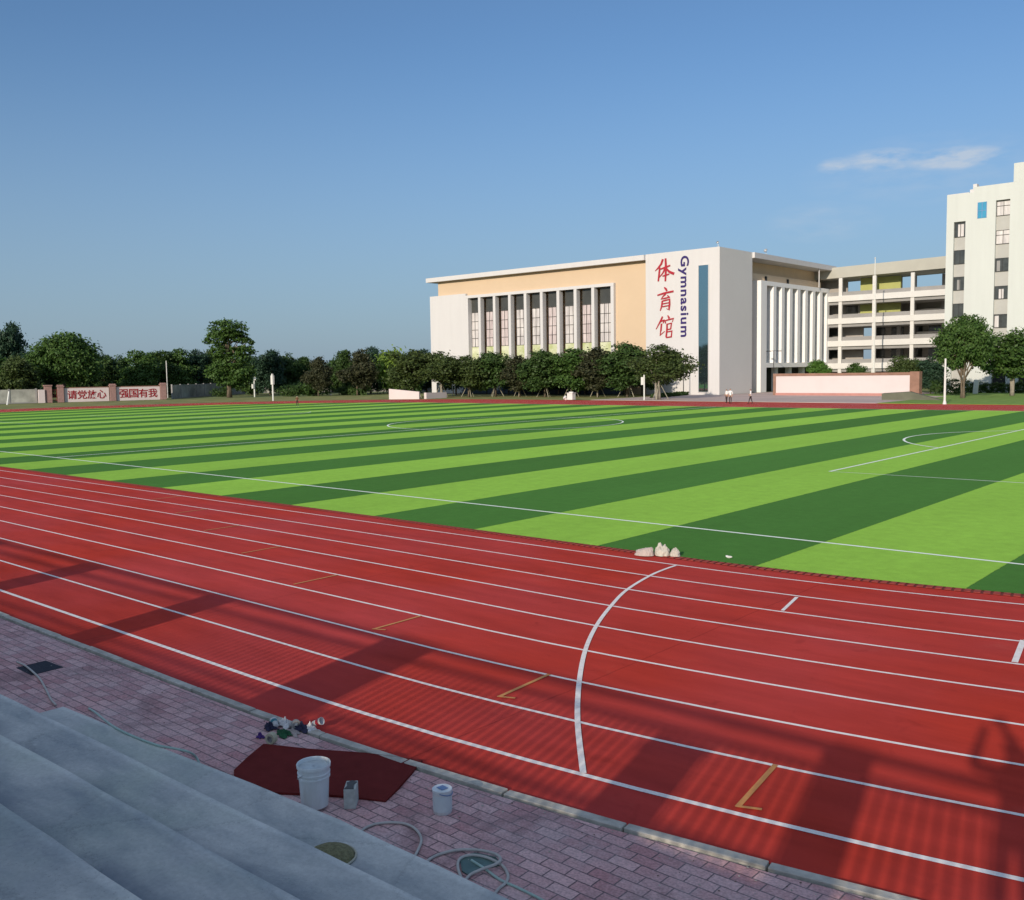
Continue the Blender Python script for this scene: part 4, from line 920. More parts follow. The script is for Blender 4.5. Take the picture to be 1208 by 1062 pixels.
def b_lamp(r, h):
    mb = MB(); mb.tube([(0, 0, 0), (0, 0, .6), (0, 0, h)], [.11, .07, .05], 8); mb.build('post', T['black'], r)
    mb = MB(); mb.tube([(-.7, 0, h), (0, 0, h+.05), (.7, 0, h)], .035, 6); mb.build('arm', T['black'], r)
    for s_ in (-1, 1): mb = MB(); mb.box(s_*.9-.35, s_*.9+.35, -.14, .14, h-.06, h+.06); mb.build('lamp_head', T['frame'], r)
pole(806.3, 466.6, 5.6, 'street_lamp', 'thin black two armed lamp post standing against the white corner tower', 'lamp', b_lamp)
lp = pole(912.5, 463.0, 6.6, 'street_lamp', 'thin black two armed lamp post before the gymnasium side fins', 'lamp', b_lamp)
def b_disc(r, h):
    mb = MB(); mb.tube([(0, 0, 0), (0, 0, h)], .05, 8); mb.build('post', T['post'], r)
    mb = MB(); mb.lathe([(.01, -.04), (.34, -.04), (.34, .04), (.01, .04)], 20, (0, -.1, h), M=Matrix.Rotation(R_(90), 3, 'X')); mb.build('sign_disc', T['post'], r)
pole(772.6, 471, 2.35, 'disc_sign', 'white round disc on a thin post before the white corner tower', 'sign', b_disc)
# leaning pale stone near x=36 and small things by the track
mb = MB(); mb.tube([(0, 0, 0), (-.15, .25, 1.0), (-.3, .5, 2.1)], .13, 6); o = mb.build('leaning_post', T['post']); o.location = G(8.5, 478).xy.to_3d(); tag(o, 'pale leaning post standing at the far left edge before the concrete wall', 'post')
def rock(r, seed, sq=(1, 1, 1), sub=2, name='rock', mat=None, rough_=.25):
    bm = bmesh.new(); bmesh.ops.create_icosphere(bm, subdivisions=sub, radius=r); rr = random.Random(seed)
    d = [(Vector((rr.uniform(-1, 1), rr.uniform(-1, 1), rr.uniform(-1, 1))).normalized(), rr.uniform(.5, 1.0)) for _ in range(14)]
    for v in bm.verts:
        n = v.co.normalized(); k = 1
        for a, s_ in d:
            t_ = n.dot(a)
            if t_ > s_*.85+.1: k -= (t_-s_*.85-.1)*1.2
        k += rr.uniform(-rough_, rough_)*.25
        v.co = Vector((n.x*sq[0], n.y*sq[1], n.z*sq[2]))*r*k
    me = bpy.data.meshes.new(name); bm.to_mesh(me); bm.free(); me.materials.append(mat)
    zmin = min(v.co.z for v in me.vertices)
    for v in me.vertices: v.co.z -= zmin
    o = bpy.data.objects.new(name, me); COL.objects.link(o); return o
def b_bin(r, h):
    mb = MB(); mb.box(-.45, .45, -.35, .35, .08, h*.8); mb.build('body', T['post'], r)
    mb = MB(); mb.box(-.5, .5, -.4, .4, h*.8+.002, h*.8+.1); mb.box(-.3, .3, -.1, .1, h*.8+.1, h); mb.build('lid', T['slab'], r)
pole(674, 472.3, 1.15, 'equipment_box', 'larger white box by the far track before the tree row', 'box', b_bin)
o = rock(.38, 3, (1, .8, .85), name='white_sack', mat=T['litter']); o.location = G(667.3, 472.3).xy.to_3d(); tag(o, 'small white lump left of the larger white box beside the far track', 'sack')
o = rock(.3, 9, (1.4, .8, .6), name='white_sack', mat=T['litter']); o.location = G(389.5, 466.5).xy.to_3d(); tag(o, 'small white lump in the verge grass between the white poles and the wedge wall', 'sack')
b_ = G(535.5, 467.5); r = empty('notice_board', (b_.x, b_.y, 0)); tag(r, 'small white board on posts glimpsed under the leftmost trees before the gymnasium', 'board')
mb = MB(); mb.box(-.42, .42, -.05, .05, 1.75, 2.85); mb.build('board', T['post'], r)
for s_ in (-.3, .3): mb = MB(); mb.box(s_-.04, s_+.04, -.03, .03, 0, 1.749); mb.build('post', T['steel'], r)

# ------------------------------------------------------------------ trees
def crown_mesh(name, blobs, leaf, n, seed, mat, clump=.34, hollow=.55):
    """leaf quads gathered in clumps through the volume of several ellipsoids"""
    r = np.random.default_rng(seed); vol = np.array([b[3]*b[4]*b[5] for b in blobs])**.75; vol /= vol.sum()
    C = []
    for b, w in zip(blobs, vol):
        nc = max(4, int(n*w/28)); d = r.normal(size=(nc, 3)); d /= np.linalg.norm(d, axis=1)[:, None]
        rad = hollow+(1-hollow)*r.random(nc)**.6; bump_ = 1+.16*np.sin(d[:, 0]*5+seed)*np.cos(d[:, 1]*4+d[:, 2]*6)
        c = d*(rad*bump_)[:, None]*np.array(b[3:6])+np.array(b[:3])
        sc = min(b[3:6])*clump
        k = 28
        p = (c[:, None, :]+r.normal(size=(nc, k, 3))*np.array([sc, sc, sc*.55])).reshape(-1, 3)
        nn = np.repeat(d, k, 0)*.8+r.normal(size=(nc*k, 3))*.7+np.array([0, 0, .45]); C.append((p, nn))
    P = np.concatenate([c[0] for c in C]); Nn = np.concatenate([c[1] for c in C]); Nn /= np.linalg.norm(Nn, axis=1)[:, None]
    m_ = len(P); a = np.cross(Nn, r.normal(size=(m_, 3))); a /= np.linalg.norm(a, axis=1)[:, None]; b_ = np.cross(Nn, a)
    sz = leaf*(.6+.8*r.random(m_)); L_ = a*sz[:, None]; Wd = b_*(sz*.55)[:, None]
    V = np.stack([P-L_, P-Wd+Nn*sz[:, None]*.12, P+L_, P+Wd+Nn*sz[:, None]*.12], 1).reshape(-1, 3)
    me = bpy.data.meshes.new(name); me.vertices.add(len(V)); me.vertices.foreach_set('co', V.ravel())
    me.loops.add(m_*4); me.loops.foreach_set('vertex_index', np.arange(m_*4)); me.polygons.add(m_)
    me.polygons.foreach_set('loop_start', np.arange(0, m_*4, 4)); me.polygons.foreach_set('loop_total', np.full(m_, 4))
    me.materials.append(mat); me.update(calc_edges=True); return me
def trunk_mesh(name, h, r0, blobs, seed, mat, fork=.5, nl=7, multi=1):
    rr = random.Random(seed); mb = MB()
    for m_ in range(multi):
        ox, oy = (0, 0) if multi == 1 else (rr.uniform(-.35, .35), rr.uniform(-.35, .35)); lean = (rr.uniform(-.3, .3), rr.uniform(-.3, .3))
        top = Vector((ox+lean[0], oy+lean[1], h)); f_ = Vector((ox+lean[0]*fork, oy+lean[1]*fork, h*fork))
        mb.tube([(ox, oy, -.1), (ox+.02, oy, h*.12), f_, top], [r0*1.35, r0, r0*.75, r0*.35], 8)
        for i in range(nl):
            b = blobs[i % len(blobs)]; t = rr.uniform(0, .8); s_ = f_.lerp(top, t)
            e = Vector((b[0]+rr.uniform(-.6, .6)*b[3], b[1]+rr.uniform(-.6, .6)*b[4], b[2]+rr.uniform(-.3, .5)*b[5]))
            md = s_.lerp(e, .5)+Vector((rr.uniform(-.1, .1), rr.uniform(-.1, .1), .12*(e-s_).length))
            mb.tube([s_, md, e], [r0*.45, r0*.3, r0*.1], 6)
    me_o = mb.build(name, mat, None, smooth=True); me = me_o.data; bpy.data.objects.remove(me_o); return me
KINDS = {}
def kind(key, blobs, h, r0, leaf, n, mat, seed, bark='bark', fork=.45, nl=7, multi=1, clump=.34, hollow=.5):
    KINDS[key] = (crown_mesh('crown', blobs, leaf, n, seed, LEAF[mat], clump, hollow), trunk_mesh('trunk', h, r0, blobs, seed, T[bark], fork, nl, multi))
# unit trees, about 7 m tall
rk = random.Random(11)
def rblobs(n, z0, z1, rx, rz, spread, seed):
    rr = random.Random(seed); B = []
    for i in range(n):
        a = rr.uniform(0, 6.28); t = (i+.5)/n; z = z0+(z1-z0)*t; s_ = math.sin(math.pi*(.2+.7*t)); q_ = spread*s_*rr.uniform(.5, 1)
        B.append((q_*math.cos(a), q_*math.sin(a), z, rx*rr.uniform(.75, 1.15)*(.6+.4*s_), rx*rr.uniform(.75, 1.15)*(.6+.4*s_), rz*rr.uniform(.8, 1.15)))
    return B
for i, (mt_, sd_) in enumerate((('dark', 1), ('mid', 2), ('olive', 3), ('brown', 4), ('blue', 5), ('bright', 6))):
    kind('street%d' % i, rblobs(13, 1.9, 6.2, 1.35, 1.0, 1.95, sd_), 5.8, .11, .17, 10500, mt_, sd_, nl=9)
for i, (mt_, sd_) in enumerate((('dark', 21), ('mid', 22), ('blue', 23), ('dark', 24), ('olive', 25))):
    kind('wood%d' % i, rblobs(16, 1.6, 9.6, 2.4, 1.7, 2.9, sd_), 8.5, .22, .27, 13000, mt_, sd_, fork=.3, nl=10)
kind('round', [(0, 0, 7.2, 4.6, 4.6, 3.8), (-2, .5, 6, 3, 3, 2.6), (2.4, -.4, 6.2, 3, 3, 2.6), (.4, 0, 9.3, 3, 3, 2.0)], 9, .35, .26, 15000, 'mid', 31, fork=.25, nl=10, clump=.2, hollow=.75)
kind('giant', [(0, 0, 14.6, 2.9, 2.4, 2.0), (-1.6, 0, 12.6, 2.2, 2, 1.5), (2.3, 0, 12.9, 1.8, 1.8, 1.0), (3.6, .3, 12.0, 1.3, 1.4, .7), (2.9, 0, 9.8, 1.9, 1.7, 1.2), (-.9, 0, 9.9, 2.3, 2, 1.6), (.6, 0, 7.6, 2.9, 2.4, 1.8), (-1.4, 0, 5.6, 2.4, 2.3, 1.8), (1.8, 0, 5.2, 2.6, 2.4, 1.9), (.2, 0, 3.4, 2.4, 2.2, 1.4)], 15, .32, .25, 15000, 'mid', 41, fork=.3, nl=20, multi=2, clump=.22, hollow=.5)
kind('umbrella', [(0, 0, 5.7, 3.1, 3.0, 1.75), (-1.5, 0, 4.4, 1.8, 1.9, 1.3), (1.7, 0, 4.8, 1.7, 1.8, 1.3), (.2, 0, 6.7, 2.2, 2.2, 1.25), (-.9, .3, 3.6, 1.2, 1.2, .8), (1.9, .2, 3.9, 1.1, 1.2, .9)], 5.2, .17, .15, 20000, 'mid', 51, 'bark', fork=.22, nl=14, multi=3, clump=.2, hollow=.7)
kind('lawn', rblobs(10, 2.8, 6.4, 1.7, 1.2, 1.9, 61), 5.6, .14, .16, 9000, 'olive', 61, 'barkpale', fork=.35, nl=14, multi=2)
kind('lawn2', rblobs(11, 2.9, 6.5, 1.7, 1.2, 1.9, 63), 5.6, .14, .16, 11000, 'mid', 63, 'barkpale', fork=.35, nl=14, multi=2)
kind('bush', [(0, 0, .7, 1.1, .9, .75), (.8, .2, .6, .8, .8, .6), (-.7, -.2, .55, .8, .7, .6)], .7, .05, .12, 1500, 'dark', 71, fork=.2)
kind('limebush', [(0, 0, 1.9, 1.5, 1.4, 1.3), (.9, .2, 1.5, 1.0, 1.0, 1.0)], 1.8, .08, .16, 1800, 'lime', 72, fork=.3)
used_first = {}
def tree(name, key, x, y, s, label, cat='tree', group=None, rz=None, sz=None, stakes=False, z=0):
    r = empty(name, (x, y, z), rk.uniform(0, 6.28) if rz is None else rz); tag(r, label, cat, group)
    r.scale = (s, s, s*(sz or 1))
    for nm_, me in zip(('crown', 'trunk'), KINDS[key]):
        o = bpy.data.objects.new(nm_, me); COL.objects.link(o); o.parent = r
    if stakes:
        for a in (0, 2.1, 4.2):
            if 'stake' not in used_first:
                mb = MB(); mb.tube([(.95, 0, 0), (.08, 0, 2.2)], .035, 5); o = mb.build('stake', T['stake']); used_first['stake'] = o
            else: o = used_first['stake'].copy(); COL.objects.link(o)
            o.parent = r; o.rotation_euler = (0, 0, a)
    return r
def tree_px(name, key, px, py, ptop, href, label, **k):
    """tree whose foot is seen at (px,py) and whose top is seen at ptop; href = height of the unit tree"""
    b = G(px, py); d = (b-CAM).xy.length; hz = CAM+ray(px, ptop)*((b-CAM).dot(fw)/ray(px, ptop).dot(fw))
    r = tree(name, key, b.x, b.y, max(.2, hz.z/href)/1.0, label, **k); r.scale.x *= 1.34; r.scale.y *= 1.34; return r
ORD = ['first', 'second', 'third', 'fourth', 'fifth', 'sixth', 'seventh', 'eighth', 'ninth', 'tenth', 'eleventh', 'twelfth', 'thirteenth', 'fourteenth', 'fifteenth', 'sixteenth', 'seventeenth', 'eighteenth', 'nineteenth', 'twentieth']
gg = 'young staked trees in the row before the gymnasium'
row = [(487, 469.5, 410, 'street2', .95), (521, 469, 415, 'lawn', 1), (553, 468.5, 417, 'street2', 1), (585, 468, 413, 'street0', 1), (613, 468, 419, 'street3', 1), (643, 468.5, 411, 'street0', 1), (674, 468.5, 410, 'street1', 1), (705, 468.5, 409, 'street3', 1), (740, 468.5, 402, 'street0', 1), (777.5, 471.5, 407, 'lawn', .9)]
desc = {'street2': 'olive green', 'lawn': 'loose yellowish green', 'street0': 'dark green', 'street3': 'dark brownish', 'street1': 'yellow green'}
for i, (px, py, top, key, sx_) in enumerate(row):
    lab = '%s staked tree, %s from the left in the row before the gymnasium' % (desc[key], ORD[i]) if i < 9 else 'small loose olive tree standing alone against the white corner tower'
    tree_px('staked_tree', key, px, py, top, 7.3, lab, group=gg, stakes=True)
# a second, hidden-footed rank thickening the row
for i, (px, py, top, key) in enumerate([(538, 466.2, 420, 'street4'), (600, 466, 422, 'street4'), (628, 466, 424, 'street2'), (659, 466, 421, 'street4'), (690, 466, 420, 'street0'), (722, 466, 416, 'street3'), (757, 466.6, 418, 'street0')]):
    tree_px('tree', key, px, py, top, 7.3, 'dark tree filling the gap behind the staked row, %s of these from the left' % ORD[i], group='dark trees behind the staked row')
# right side
b_ = G(1131, 469.8); tree('round_crowned_tree', 'umbrella', b_.x, b_.y, 1.0, 'dense round crowned green tree before the white block', rz=.4); rt_ = scene.objects['round_crowned_tree']; rt_.location.x += .5; rt_.scale = (.93, .93, 1.22)
tree_px('tree', 'lawn2', 1193, 467, 390, 7.5, 'loose light green tree at the right edge beside the round crowned tree', rz=1)
b_ = AY(965, 430, 116); tree('tree', 'street5', b_.x, 116, .72, 'bright green tree showing over the left part of the blank sign wall', rz=2)
b_ = AY(1062, 430, 118); tree('tree', 'lawn', b_.x, 118, .74, 'loose olive tree showing over the right part of the blank sign wall', rz=4)
b_ = AY(1011, 430, 118); tree('tree', 'street1', b_.x, 118, .60, 'small thin tree peeping over the middle of the blank sign wall', sz=1.05, rz=4)
b_ = AY(1098, 440, 117); tree('tree', 'street4', b_.x, 117, .74, 'dark bushy tree right of the blank sign wall end pier', rz=1)
b_ = AY(1083, 440, 121); tree('tree', 'street0', b_.x, 121, .70, 'dark tree half hidden behind the brown end pier of the sign wall', rz=3)
def hedge(p0, p1, w, h, label, mat='dark', seed=1):
    p0, p1 = Vector(p0[:2]), Vector(p1[:2]); L_ = (p1-p0).length; n = max(2, int(L_/1.0)); B = []
    rr = random.Random(seed)
    for i in range(n+1): q_ = p0.lerp(p1, i/n)-p0; B.append((q_.x, q_.y, h*.5, .8, w*.5, h*.5*rr.uniform(.85, 1.1)))
    me = crown_mesh('hedge', B, .11, int(L_*900), seed, LEAF[mat], .25, .6); o = bpy.data.objects.new('hedge', me); COL.objects.link(o); o.location = (p0.x, p0.y, 0)
    return tag(o, label, 'hedge')
hedge(AY(1106, 460, 113), AY(1137, 460, 113), 1.6, 2.1, 'clipped dark hedge left of the round crowned tree trunk', seed=3)
hedge(AY(1147, 460, 121.5), AY(1215, 460, 121.5), 1.2, 1.55, 'long low dark hedge along the foot of the white block', seed=4)
hedge(G(775, 469.5), AY(806, 466, 105.0), 2.2, .55, 'low dark ground hedge at the foot of the white corner tower', seed=5)
st_ = MB(); st_.prism([(-.3, -.15), (.3, -.15), (.3, .15), (-.3, .15)], 0, 1.9); o = st_.build('marker_stone', T['post']); b_ = AY(1150.5, 462, 118); o.location = (b_.x, 118, 0); o.rotation_euler = (0, .08, 0); tag(o, 'upright pale slab standing behind the round crowned tree trunk', 'stone')
# left verge: bright bush, bushes by the wall
b_ = G(450, 466); tree('lime_bush', 'limebush', b_.x-4, b_.y+6, 1.9, 'bright lime green small tree among dark trees left of the wedge wall', cat='tree', z=.0, sz=1.35)
bl = [(262, 468), (345, 467.5), (372, 467), (408, 466), (425, 466), (352, 466)]
for i, (px, py) in enumerate(bl):
    b_ = G(px, py); tree('bush', 'bush', b_.x, b_.y, 1.25+.3*(i % 3), 'low dark bush in the verge grass beyond the far track bend, %s from the left' % ORD[i], cat='bush', group='low bushes along the far verge')
# the tall tree and other marked ones
b_ = G(271, 469.0); tree('tall_tree', 'giant', b_.x, b_.y, 1.0, 'tallest tree of the left skyline with a narrow irregular crown', rz=.85)
tt = bpy.context.scene.objects.get('tall_tree'); d_ = (b_-CAM).dot(fw); hz = CAM+ray(271, 377.5)*(d_/ray(271, 377.5).dot(fw)); tt.scale = (hz.z/16.6*1.2,)*2+(hz.z/16.6,)
def far_tree(px, dist, ptop, key, href, label, name='tree', sx_=1.0, group=None):
    d = ray(px, 445); d = Vector((d.x, d.y)).normalized(); x, y = CAM.x+d.x*dist, CAM.y+d.y*dist
    dd = (Vector((x, y, 0))-CAM).dot(fw); hz = CAM+ray(px, ptop)*(dd/ray(px, ptop).dot(fw)); s_ = hz.z/href
    r = tree(name, key, x, y, s_, label, group=group); r.scale = (s_*sx_, s_*sx_, s_); return r
far_tree(76, 186, 394, 'round', 11.4, 'big bright domed tree above the red gate on the left skyline', 'domed_tree', 1.0)
far_tree(13, 235, 378, 'wood2', 11.4, 'tall blue green tree standing highest at the far left edge', 'tree', .62)
wg = 'background trees of the left skyline'
wl = [(-6, 190, 412, 'wood1', 1.05), (18, 180, 414, 'wood4', 1.0), (42, 190, 409, 'wood2', 1.0), (100, 205, 407, 'wood0', .95), (122, 215, 412, 'wood3', .95), (143, 222, 415, 'wood3', 1.0), (165, 200, 407, 'wood1', .95), (188, 206, 408, 'wood0', .9), (210, 208, 406, 'wood1', .85), (231, 212, 407, 'wood2', .8), (249, 214, 407, 'wood4', .75), (296, 205, 413, 'wood0', 1.0), (318, 200, 409, 'wood2', .9), (340, 205, 413, 'wood3', .9), (358, 208, 415, 'wood0', .9), (375, 182, 418, 'street3', .9), (392, 215, 421, 'wood2', .9), (406, 190, 408, 'wood0', .8), (421, 182, 407, 'street3', .95), (437, 196, 405, 'wood2', .8), (459, 190, 409, 'wood0', .8), (472, 200, 411, 'wood3', .8), (487, 186, 410, 'wood1', .75), (503, 196, 408, 'wood2', .8)]
near_marks = ['far left corner', 'left of the red gate', 'just left of the red gate', 'above the first slogan panel', 'above the first slogan panel', 'above the brick pillar between the slogans', 'above the second slogan panel', 'right of the slogan wall', 'over the grey wall', 'over the grey wall', 'just left of the tall tree', 'just right of the tall tree', 'behind the two white poles', 'right of the two white poles', 'in the skyline dip', 'in the skyline dip', 'lowest of the skyline', 'before the pale wall panels', 'before the pale wall panels', 'above the pale wall panels', 'above the lime green tree', 'above the wedge wall', 'above the wedge wall', 'touching the gymnasium left edge']
hr = {'wood0': 12.1, 'wood1': 12.1, 'wood2': 12.1, 'wood3': 12.1, 'wood4': 12.1, 'street3': 7.8}
dk = {'wood0': 'dark green', 'wood1': 'mid green', 'wood2': 'blue green', 'wood3': 'very dark', 'wood4': 'olive', 'street3': 'brownish'}
for i, (px, dist, top, key, sx_) in enumerate(wl):
    far_tree(px, dist, top+rk.uniform(-1, 1), key, hr[key], '%s skyline tree %s, %s from the left' % (dk[key], near_marks[i], ORD[i] if i < 20 else 'number %d' % (i+1)), sx_=sx_*1.1, group=wg)
# the far wood seen only as a mass between and under the crowns
B = []; rr = random.Random(5)
for i in range(46):
    px = -40+i*13; d = ray(px, 445); d = Vector((d.x, d.y)).normalized(); dist = 232+rr.uniform(-8, 20); x, y = CAM.x+d.x*dist, CAM.y+d.y*dist
    for zz in (1.8, 4.6): B.append((x+rr.uniform(-2, 2), y+rr.uniform(-2, 2), zz, 5.2, 4.0, 2.6 if zz < 3 else 2.2+rr.uniform(-.5, .5)))
me = crown_mesh('distant_wood', B, .5, 60000, 9, LEAF['dark'], .3, .3); o = bpy.data.objects.new('distant_wood', me); COL.objects.link(o); tag(o, 'far dark wood behind the skyline trees on the left', 'wood', kind='stuff')
# pale slim trunks seen before the dark trees
tp = MB(); tp.tube([(0, 0, 0), (0, 0, 7.0)], .11, 6); o = tp.build('utility_pole', T['steel']); d = ray(197, 445); d = Vector((d.x, d.y)).normalized(); o.location = (CAM.x+d.x*192, CAM.y+d.y*192, 0); tag(o, 'slim pale pole before the dark trees above the second slogan panel', 'pole')

# ------------------------------------------------------------------ foreground objects
def bucket():
    b = G(366.5, 956); r = empty('bucket', (b.x+.0, b.y+.05, .02)); r.scale = (.95, .95, .97); tag(r, 'big white plastic bucket with lid rim and wire handle on the red rubber sheet', 'bucket')
    mb = MB(); mb.lathe([(.01, .015), (.125, .015), (.132, .02), (.148, .30), (.158, .302), (.158, .315), (.150, .318), (.151, .34), (.160, .342), (.160, .355), (.153, .358), (.154, .40), (.165, .402), (.167, .43), (.163, .436), (.156, .43), (.150, .39), (.148, .385), (.01, .38)], 40)
    mb.build('body', T['bucket'], r, smooth=True).modifiers.new('e', 'EDGE_SPLIT').split_angle = R_(40)
    mb = MB(); mb.lathe([(.149, .4), (.10, .398), (.01, .402)], 32); mb.build('paint_residue', T['dirty'], r, smooth=True)
    mb = MB(); pts = [(.162*math.cos(a)*1.0, .162*math.sin(a), .36-.10*math.sin((a-R_(100))/R_(180)*math.pi)) for a in [R_(100+180*i/16) for i in range(17)]]
    mb.tube(pts, .0035, 6); mb.build('handle', T['steel'], r); return r
bucket()
def can():
    b = G(519.5, 960); r = empty('plastic_can', (b.x, b.y+.03, .006)); tag(r, 'small white plastic tub with blue lid patch standing alone on the brick pavement', 'tub')
    mb = MB(); mb.lathe([(.01, 0), (.082, 0), (.086, .006), (.088, .20), (.093, .202), (.094, .225), (.088, .23), (.01, .226)], 32, mi=0); mb.build('body', T['bucket'], r, smooth=True).modifiers.new('e', 'EDGE_SPLIT').split_angle = R_(40)
    mb = MB(); mb.prism([(-.045, -.03), (.04, -.04), (.05, .03), (-.035, .04)], .231, .234); mb.build('lid_sticker', T['blue'], r)
    mb = MB(); mb.lathe([(.0885, .03), (.089, .034), (.0895, .175), (.0889, .18)], 32); mb.build('label_band', T['bucketlid'], r, smooth=True)
    mb = MB(); pts = [(.095*math.cos(a), .095*math.sin(a), .21-.03*math.sin((a-R_(-60))/R_(180)*math.pi)) for a in [R_(-60+180*i/14) for i in range(15)]]; mb.tube(pts, .004, 6); mb.build('handle', T['blue'], r)
can()
b = G(410, 950.5); r = empty('concrete_block', (b.x+.02, b.y+.03, .006), .75); tag(r, 'small grey concrete block with dark mortar smear between the white bucket and the tub', 'block')
mb = MB(); mb.box(-.055, .055, -.10, .10, 0, .19); o = mb.build('body', T['block'], r); bevel(o, .006)
mb = MB(); mb.prism([(-.05, -.09), (.04, -.095), (.03, .0), (.052, .06), (.0, .095), (-.045, .05), (-.03, -.02)], .190, .196); mb.build('mortar_smear', T['blocktop'], r)
# rubber sheet lying on the paving
P = [G(*p).xy for p in ((276, 911), (292, 897), (311, 881), (365, 886), (430, 891), (498.5, 899.8), (484, 917), (470, 933), (455, 947.5), (420, 943.5), (385, 941), (330, 936))]
P[-1] = P[-1]+Vector((0, -.05)); P.append(Vector((P[0].x+.35, P[0].y-.22)))
def sheet(P, th, name, mat, z=.007):
    c = sum(P, Vector((0, 0)))/len(P); n = len(P); vs = [(c.x, c.y, z+th)]; fs = []
    rr = random.Random(1); rings = [1.0, .93, .6, .3]
    for ri, k in enumerate(rings):
        for q_ in P:
            p_ = c.lerp(q_, k); vs.append((p_.x, p_.y, z+th+(.018*rr.random() if ri == 0 else .005*rr.random())))
    for ri in range(3):
        for i in range(n): a = 1+ri*n; fs.append((a+i, a+(i+1) % n, a+n+(i+1) % n, a+n+i))
    fs += [(1+3*n+i, 1+3*n+(i+1) % n, 0) for i in range(n)]
    vs += [(q_.x, q_.y, z) for q_ in P]; a = 1+4*n; fs += [(1+i, a+i, a+(i+1) % n, 1+(i+1) % n) for i in range(n)]
    mb = MB(); mb.add(vs, fs); return mb.build(name, mat)
o = sheet(P, .014, 'rubber_sheet', T['mat_']); tag(o, 'dark red rubber offcut sheet spread on the brick pavement under the white bucket', 'rubber sheet')
# drain cover
P = [G(*p).xy for p in ((19, 788.5), (54, 780), (75, 788), (37, 797.5))]; mb = MB(); mb.prism([tuple(p_) for p_ in P][::-1], .002, .010)
o = mb.build('drain_cover', T['grate']); tag(o, 'square dark iron drain cover set in the brick pavement at the left', 'drain cover')
# hoses
def hose(pts, rad, name, label, mat, n=10):
    mb = MB(); mb.tube(spline(pts, 8), rad, n); o = mb.build(name, mat, smooth=True); return tag(o, label, 'hose')
def gz(px, py, z): v = G(px, py, z); return Vector((v.x, v.y, z))
hose([gz(20, 781, .02), gz(29, 785, .02), gz(38, 792, .025), gz(47, 801, .02), gz(54, 813, .02), gz(60, 825, .02), gz(66, 832, .02)], .013, 'hose', 'thin pinkish hose crossing the iron drain cover', T['hose'])
E1 = .2
hose([gz(105, 836, .02), gz(113, 841, .05), gz(124, 850, E1*.8), gz(137, 859, E1+.012), gz(158, 869, E1+.012), gz(185, 879, E1+.012), gz(205, 883, E1+.012), gz(222, 887, E1+.0), gz(231, 893, .10), gz(236, 903, .02)], .0125, 'hose', 'pale hose lying along the edge of the lowest concrete step', T['hosegreen'])
hose([gz(418, 990, .02), gz(428, 979, .02), gz(440, 973, .02), gz(458, 970.5, .02), gz(478, 972, .02), gz(491, 979, .02), gz(497, 990, .02), gz(494, 1001, .02), gz(487, 1014, .02)], .0115, 'hose', 'single pale hose loop on the paving below the concrete block', T['hose'])
hose([gz(495, 1025, .02), gz(508, 1013, .02), gz(525, 1006, .02), gz(545, 1002.5, .025), gz(568, 1003.5, .03), gz(585, 1008, .05), gz(590.5, 1014, .05), gz(584, 1020, .05), gz(570, 1025, .045), gz(555, 1032, .02), gz(547, 1040, .02), gz(543, 1033, .02), gz(540, 1022, .02), gz(543, 1013, .02), gz(556, 1009, .02), gz(575, 1012, .02), gz(592, 1021, .02), gz(599, 1032, .02), gz(597, 1041, .02), gz(588, 1049, .02), gz(580, 1060, .02)], .0125, 'hose', 'pale hose lying in overlapping coils at the foot of the step', T['hose'])
hose([gz(556, 1015, .016), gz(572, 1025, .016), gz(590, 1038, .016), gz(612, 1048, .016), gz(636, 1060, .016), gz(660, 1074, .016)], .011, 'hose', 'thin straight pale green hose running from the coils to the lower picture edge', T['hosegreen'])
P = [G(*p).xy for p in ((542, 1012), (560, 1009), (585, 1014), (592, 1022), (575, 1026), (552, 1034), (545, 1030))]
o = sheet(P, .004, 'plastic_sheet', T['greenplastic'], .006); tag(o, 'crumpled green plastic film inside the hose coils', 'plastic film')
# round brushy hat on the lowest step
b = G(397, 1006, .24); r = empty('straw_hat', (b.x-.04, b.y-.04, .2)); tag(r, 'round dusty straw hat with pale rim lying on the lowest step', 'hat')
bm = bmesh.new(); bmesh.ops.create_uvsphere(bm, u_segments=36, v_segments=16, radius=.2)
for v in list(bm.verts):
    if v.co.z < -.01: bm.verts.remove(v)
rr = random.Random(6)
for v in bm.verts: v.co.z = v.co.z*.42; v.co *= 1+rr.uniform(-.03, .03)
me = bpy.data.meshes.new('crown'); bm.to_mesh(me); bm.free(); me.materials.append(T['straw']); o = bpy.data.objects.new('crown', me); COL.objects.link(o); o.parent = r
mb = MB(); mb.tube([(.21*math.cos(a), .21*math.sin(a), .012) for a in [2*math.pi*i/36 for i in range(37)]], .008, 6); mb.build('rim', T['strawrim'], r)
# litter pile on the paving by the kerb
def at(o, px, py, z=.006): v = G(px, py); o.location = (v.x, v.y, z); return o
def roll(px, py, rad, w, hole, mat, label, rz, name='tape_roll', tilt=90, hm='dark'):
    v = G(px, py); r = empty(name, (v.x, v.y, rad+.006), rz); tag(r, label, 'roll')
    Mx = Matrix.Rotation(R_(tilt), 3, 'Y'); mb = MB(); mb.lathe([(hole, -w/2), (rad-.004, -w/2), (rad, -w/2+.004), (rad, w/2-.004), (rad-.004, w/2), (hole, w/2), (hole, -w/2)], 28, M=Mx); mb.build('roll', mat, r, smooth=True).modifiers.new('e', 'EDGE_SPLIT').split_angle = R_(35)
    mb = MB(); mb.lathe([(hole-.006, -w/2), (hole-.006, w/2), (hole, w/2+.001), (hole, -w/2-.001), (hole-.006, -w/2)], 24, M=Mx); mb.build('core', T['cardboard'], r); return r
roll(320.5, 878, .062, .07, .036, T['cream_tape'], 'cream tape roll lying on its rim at the near end of the litter pile', R_(-70))
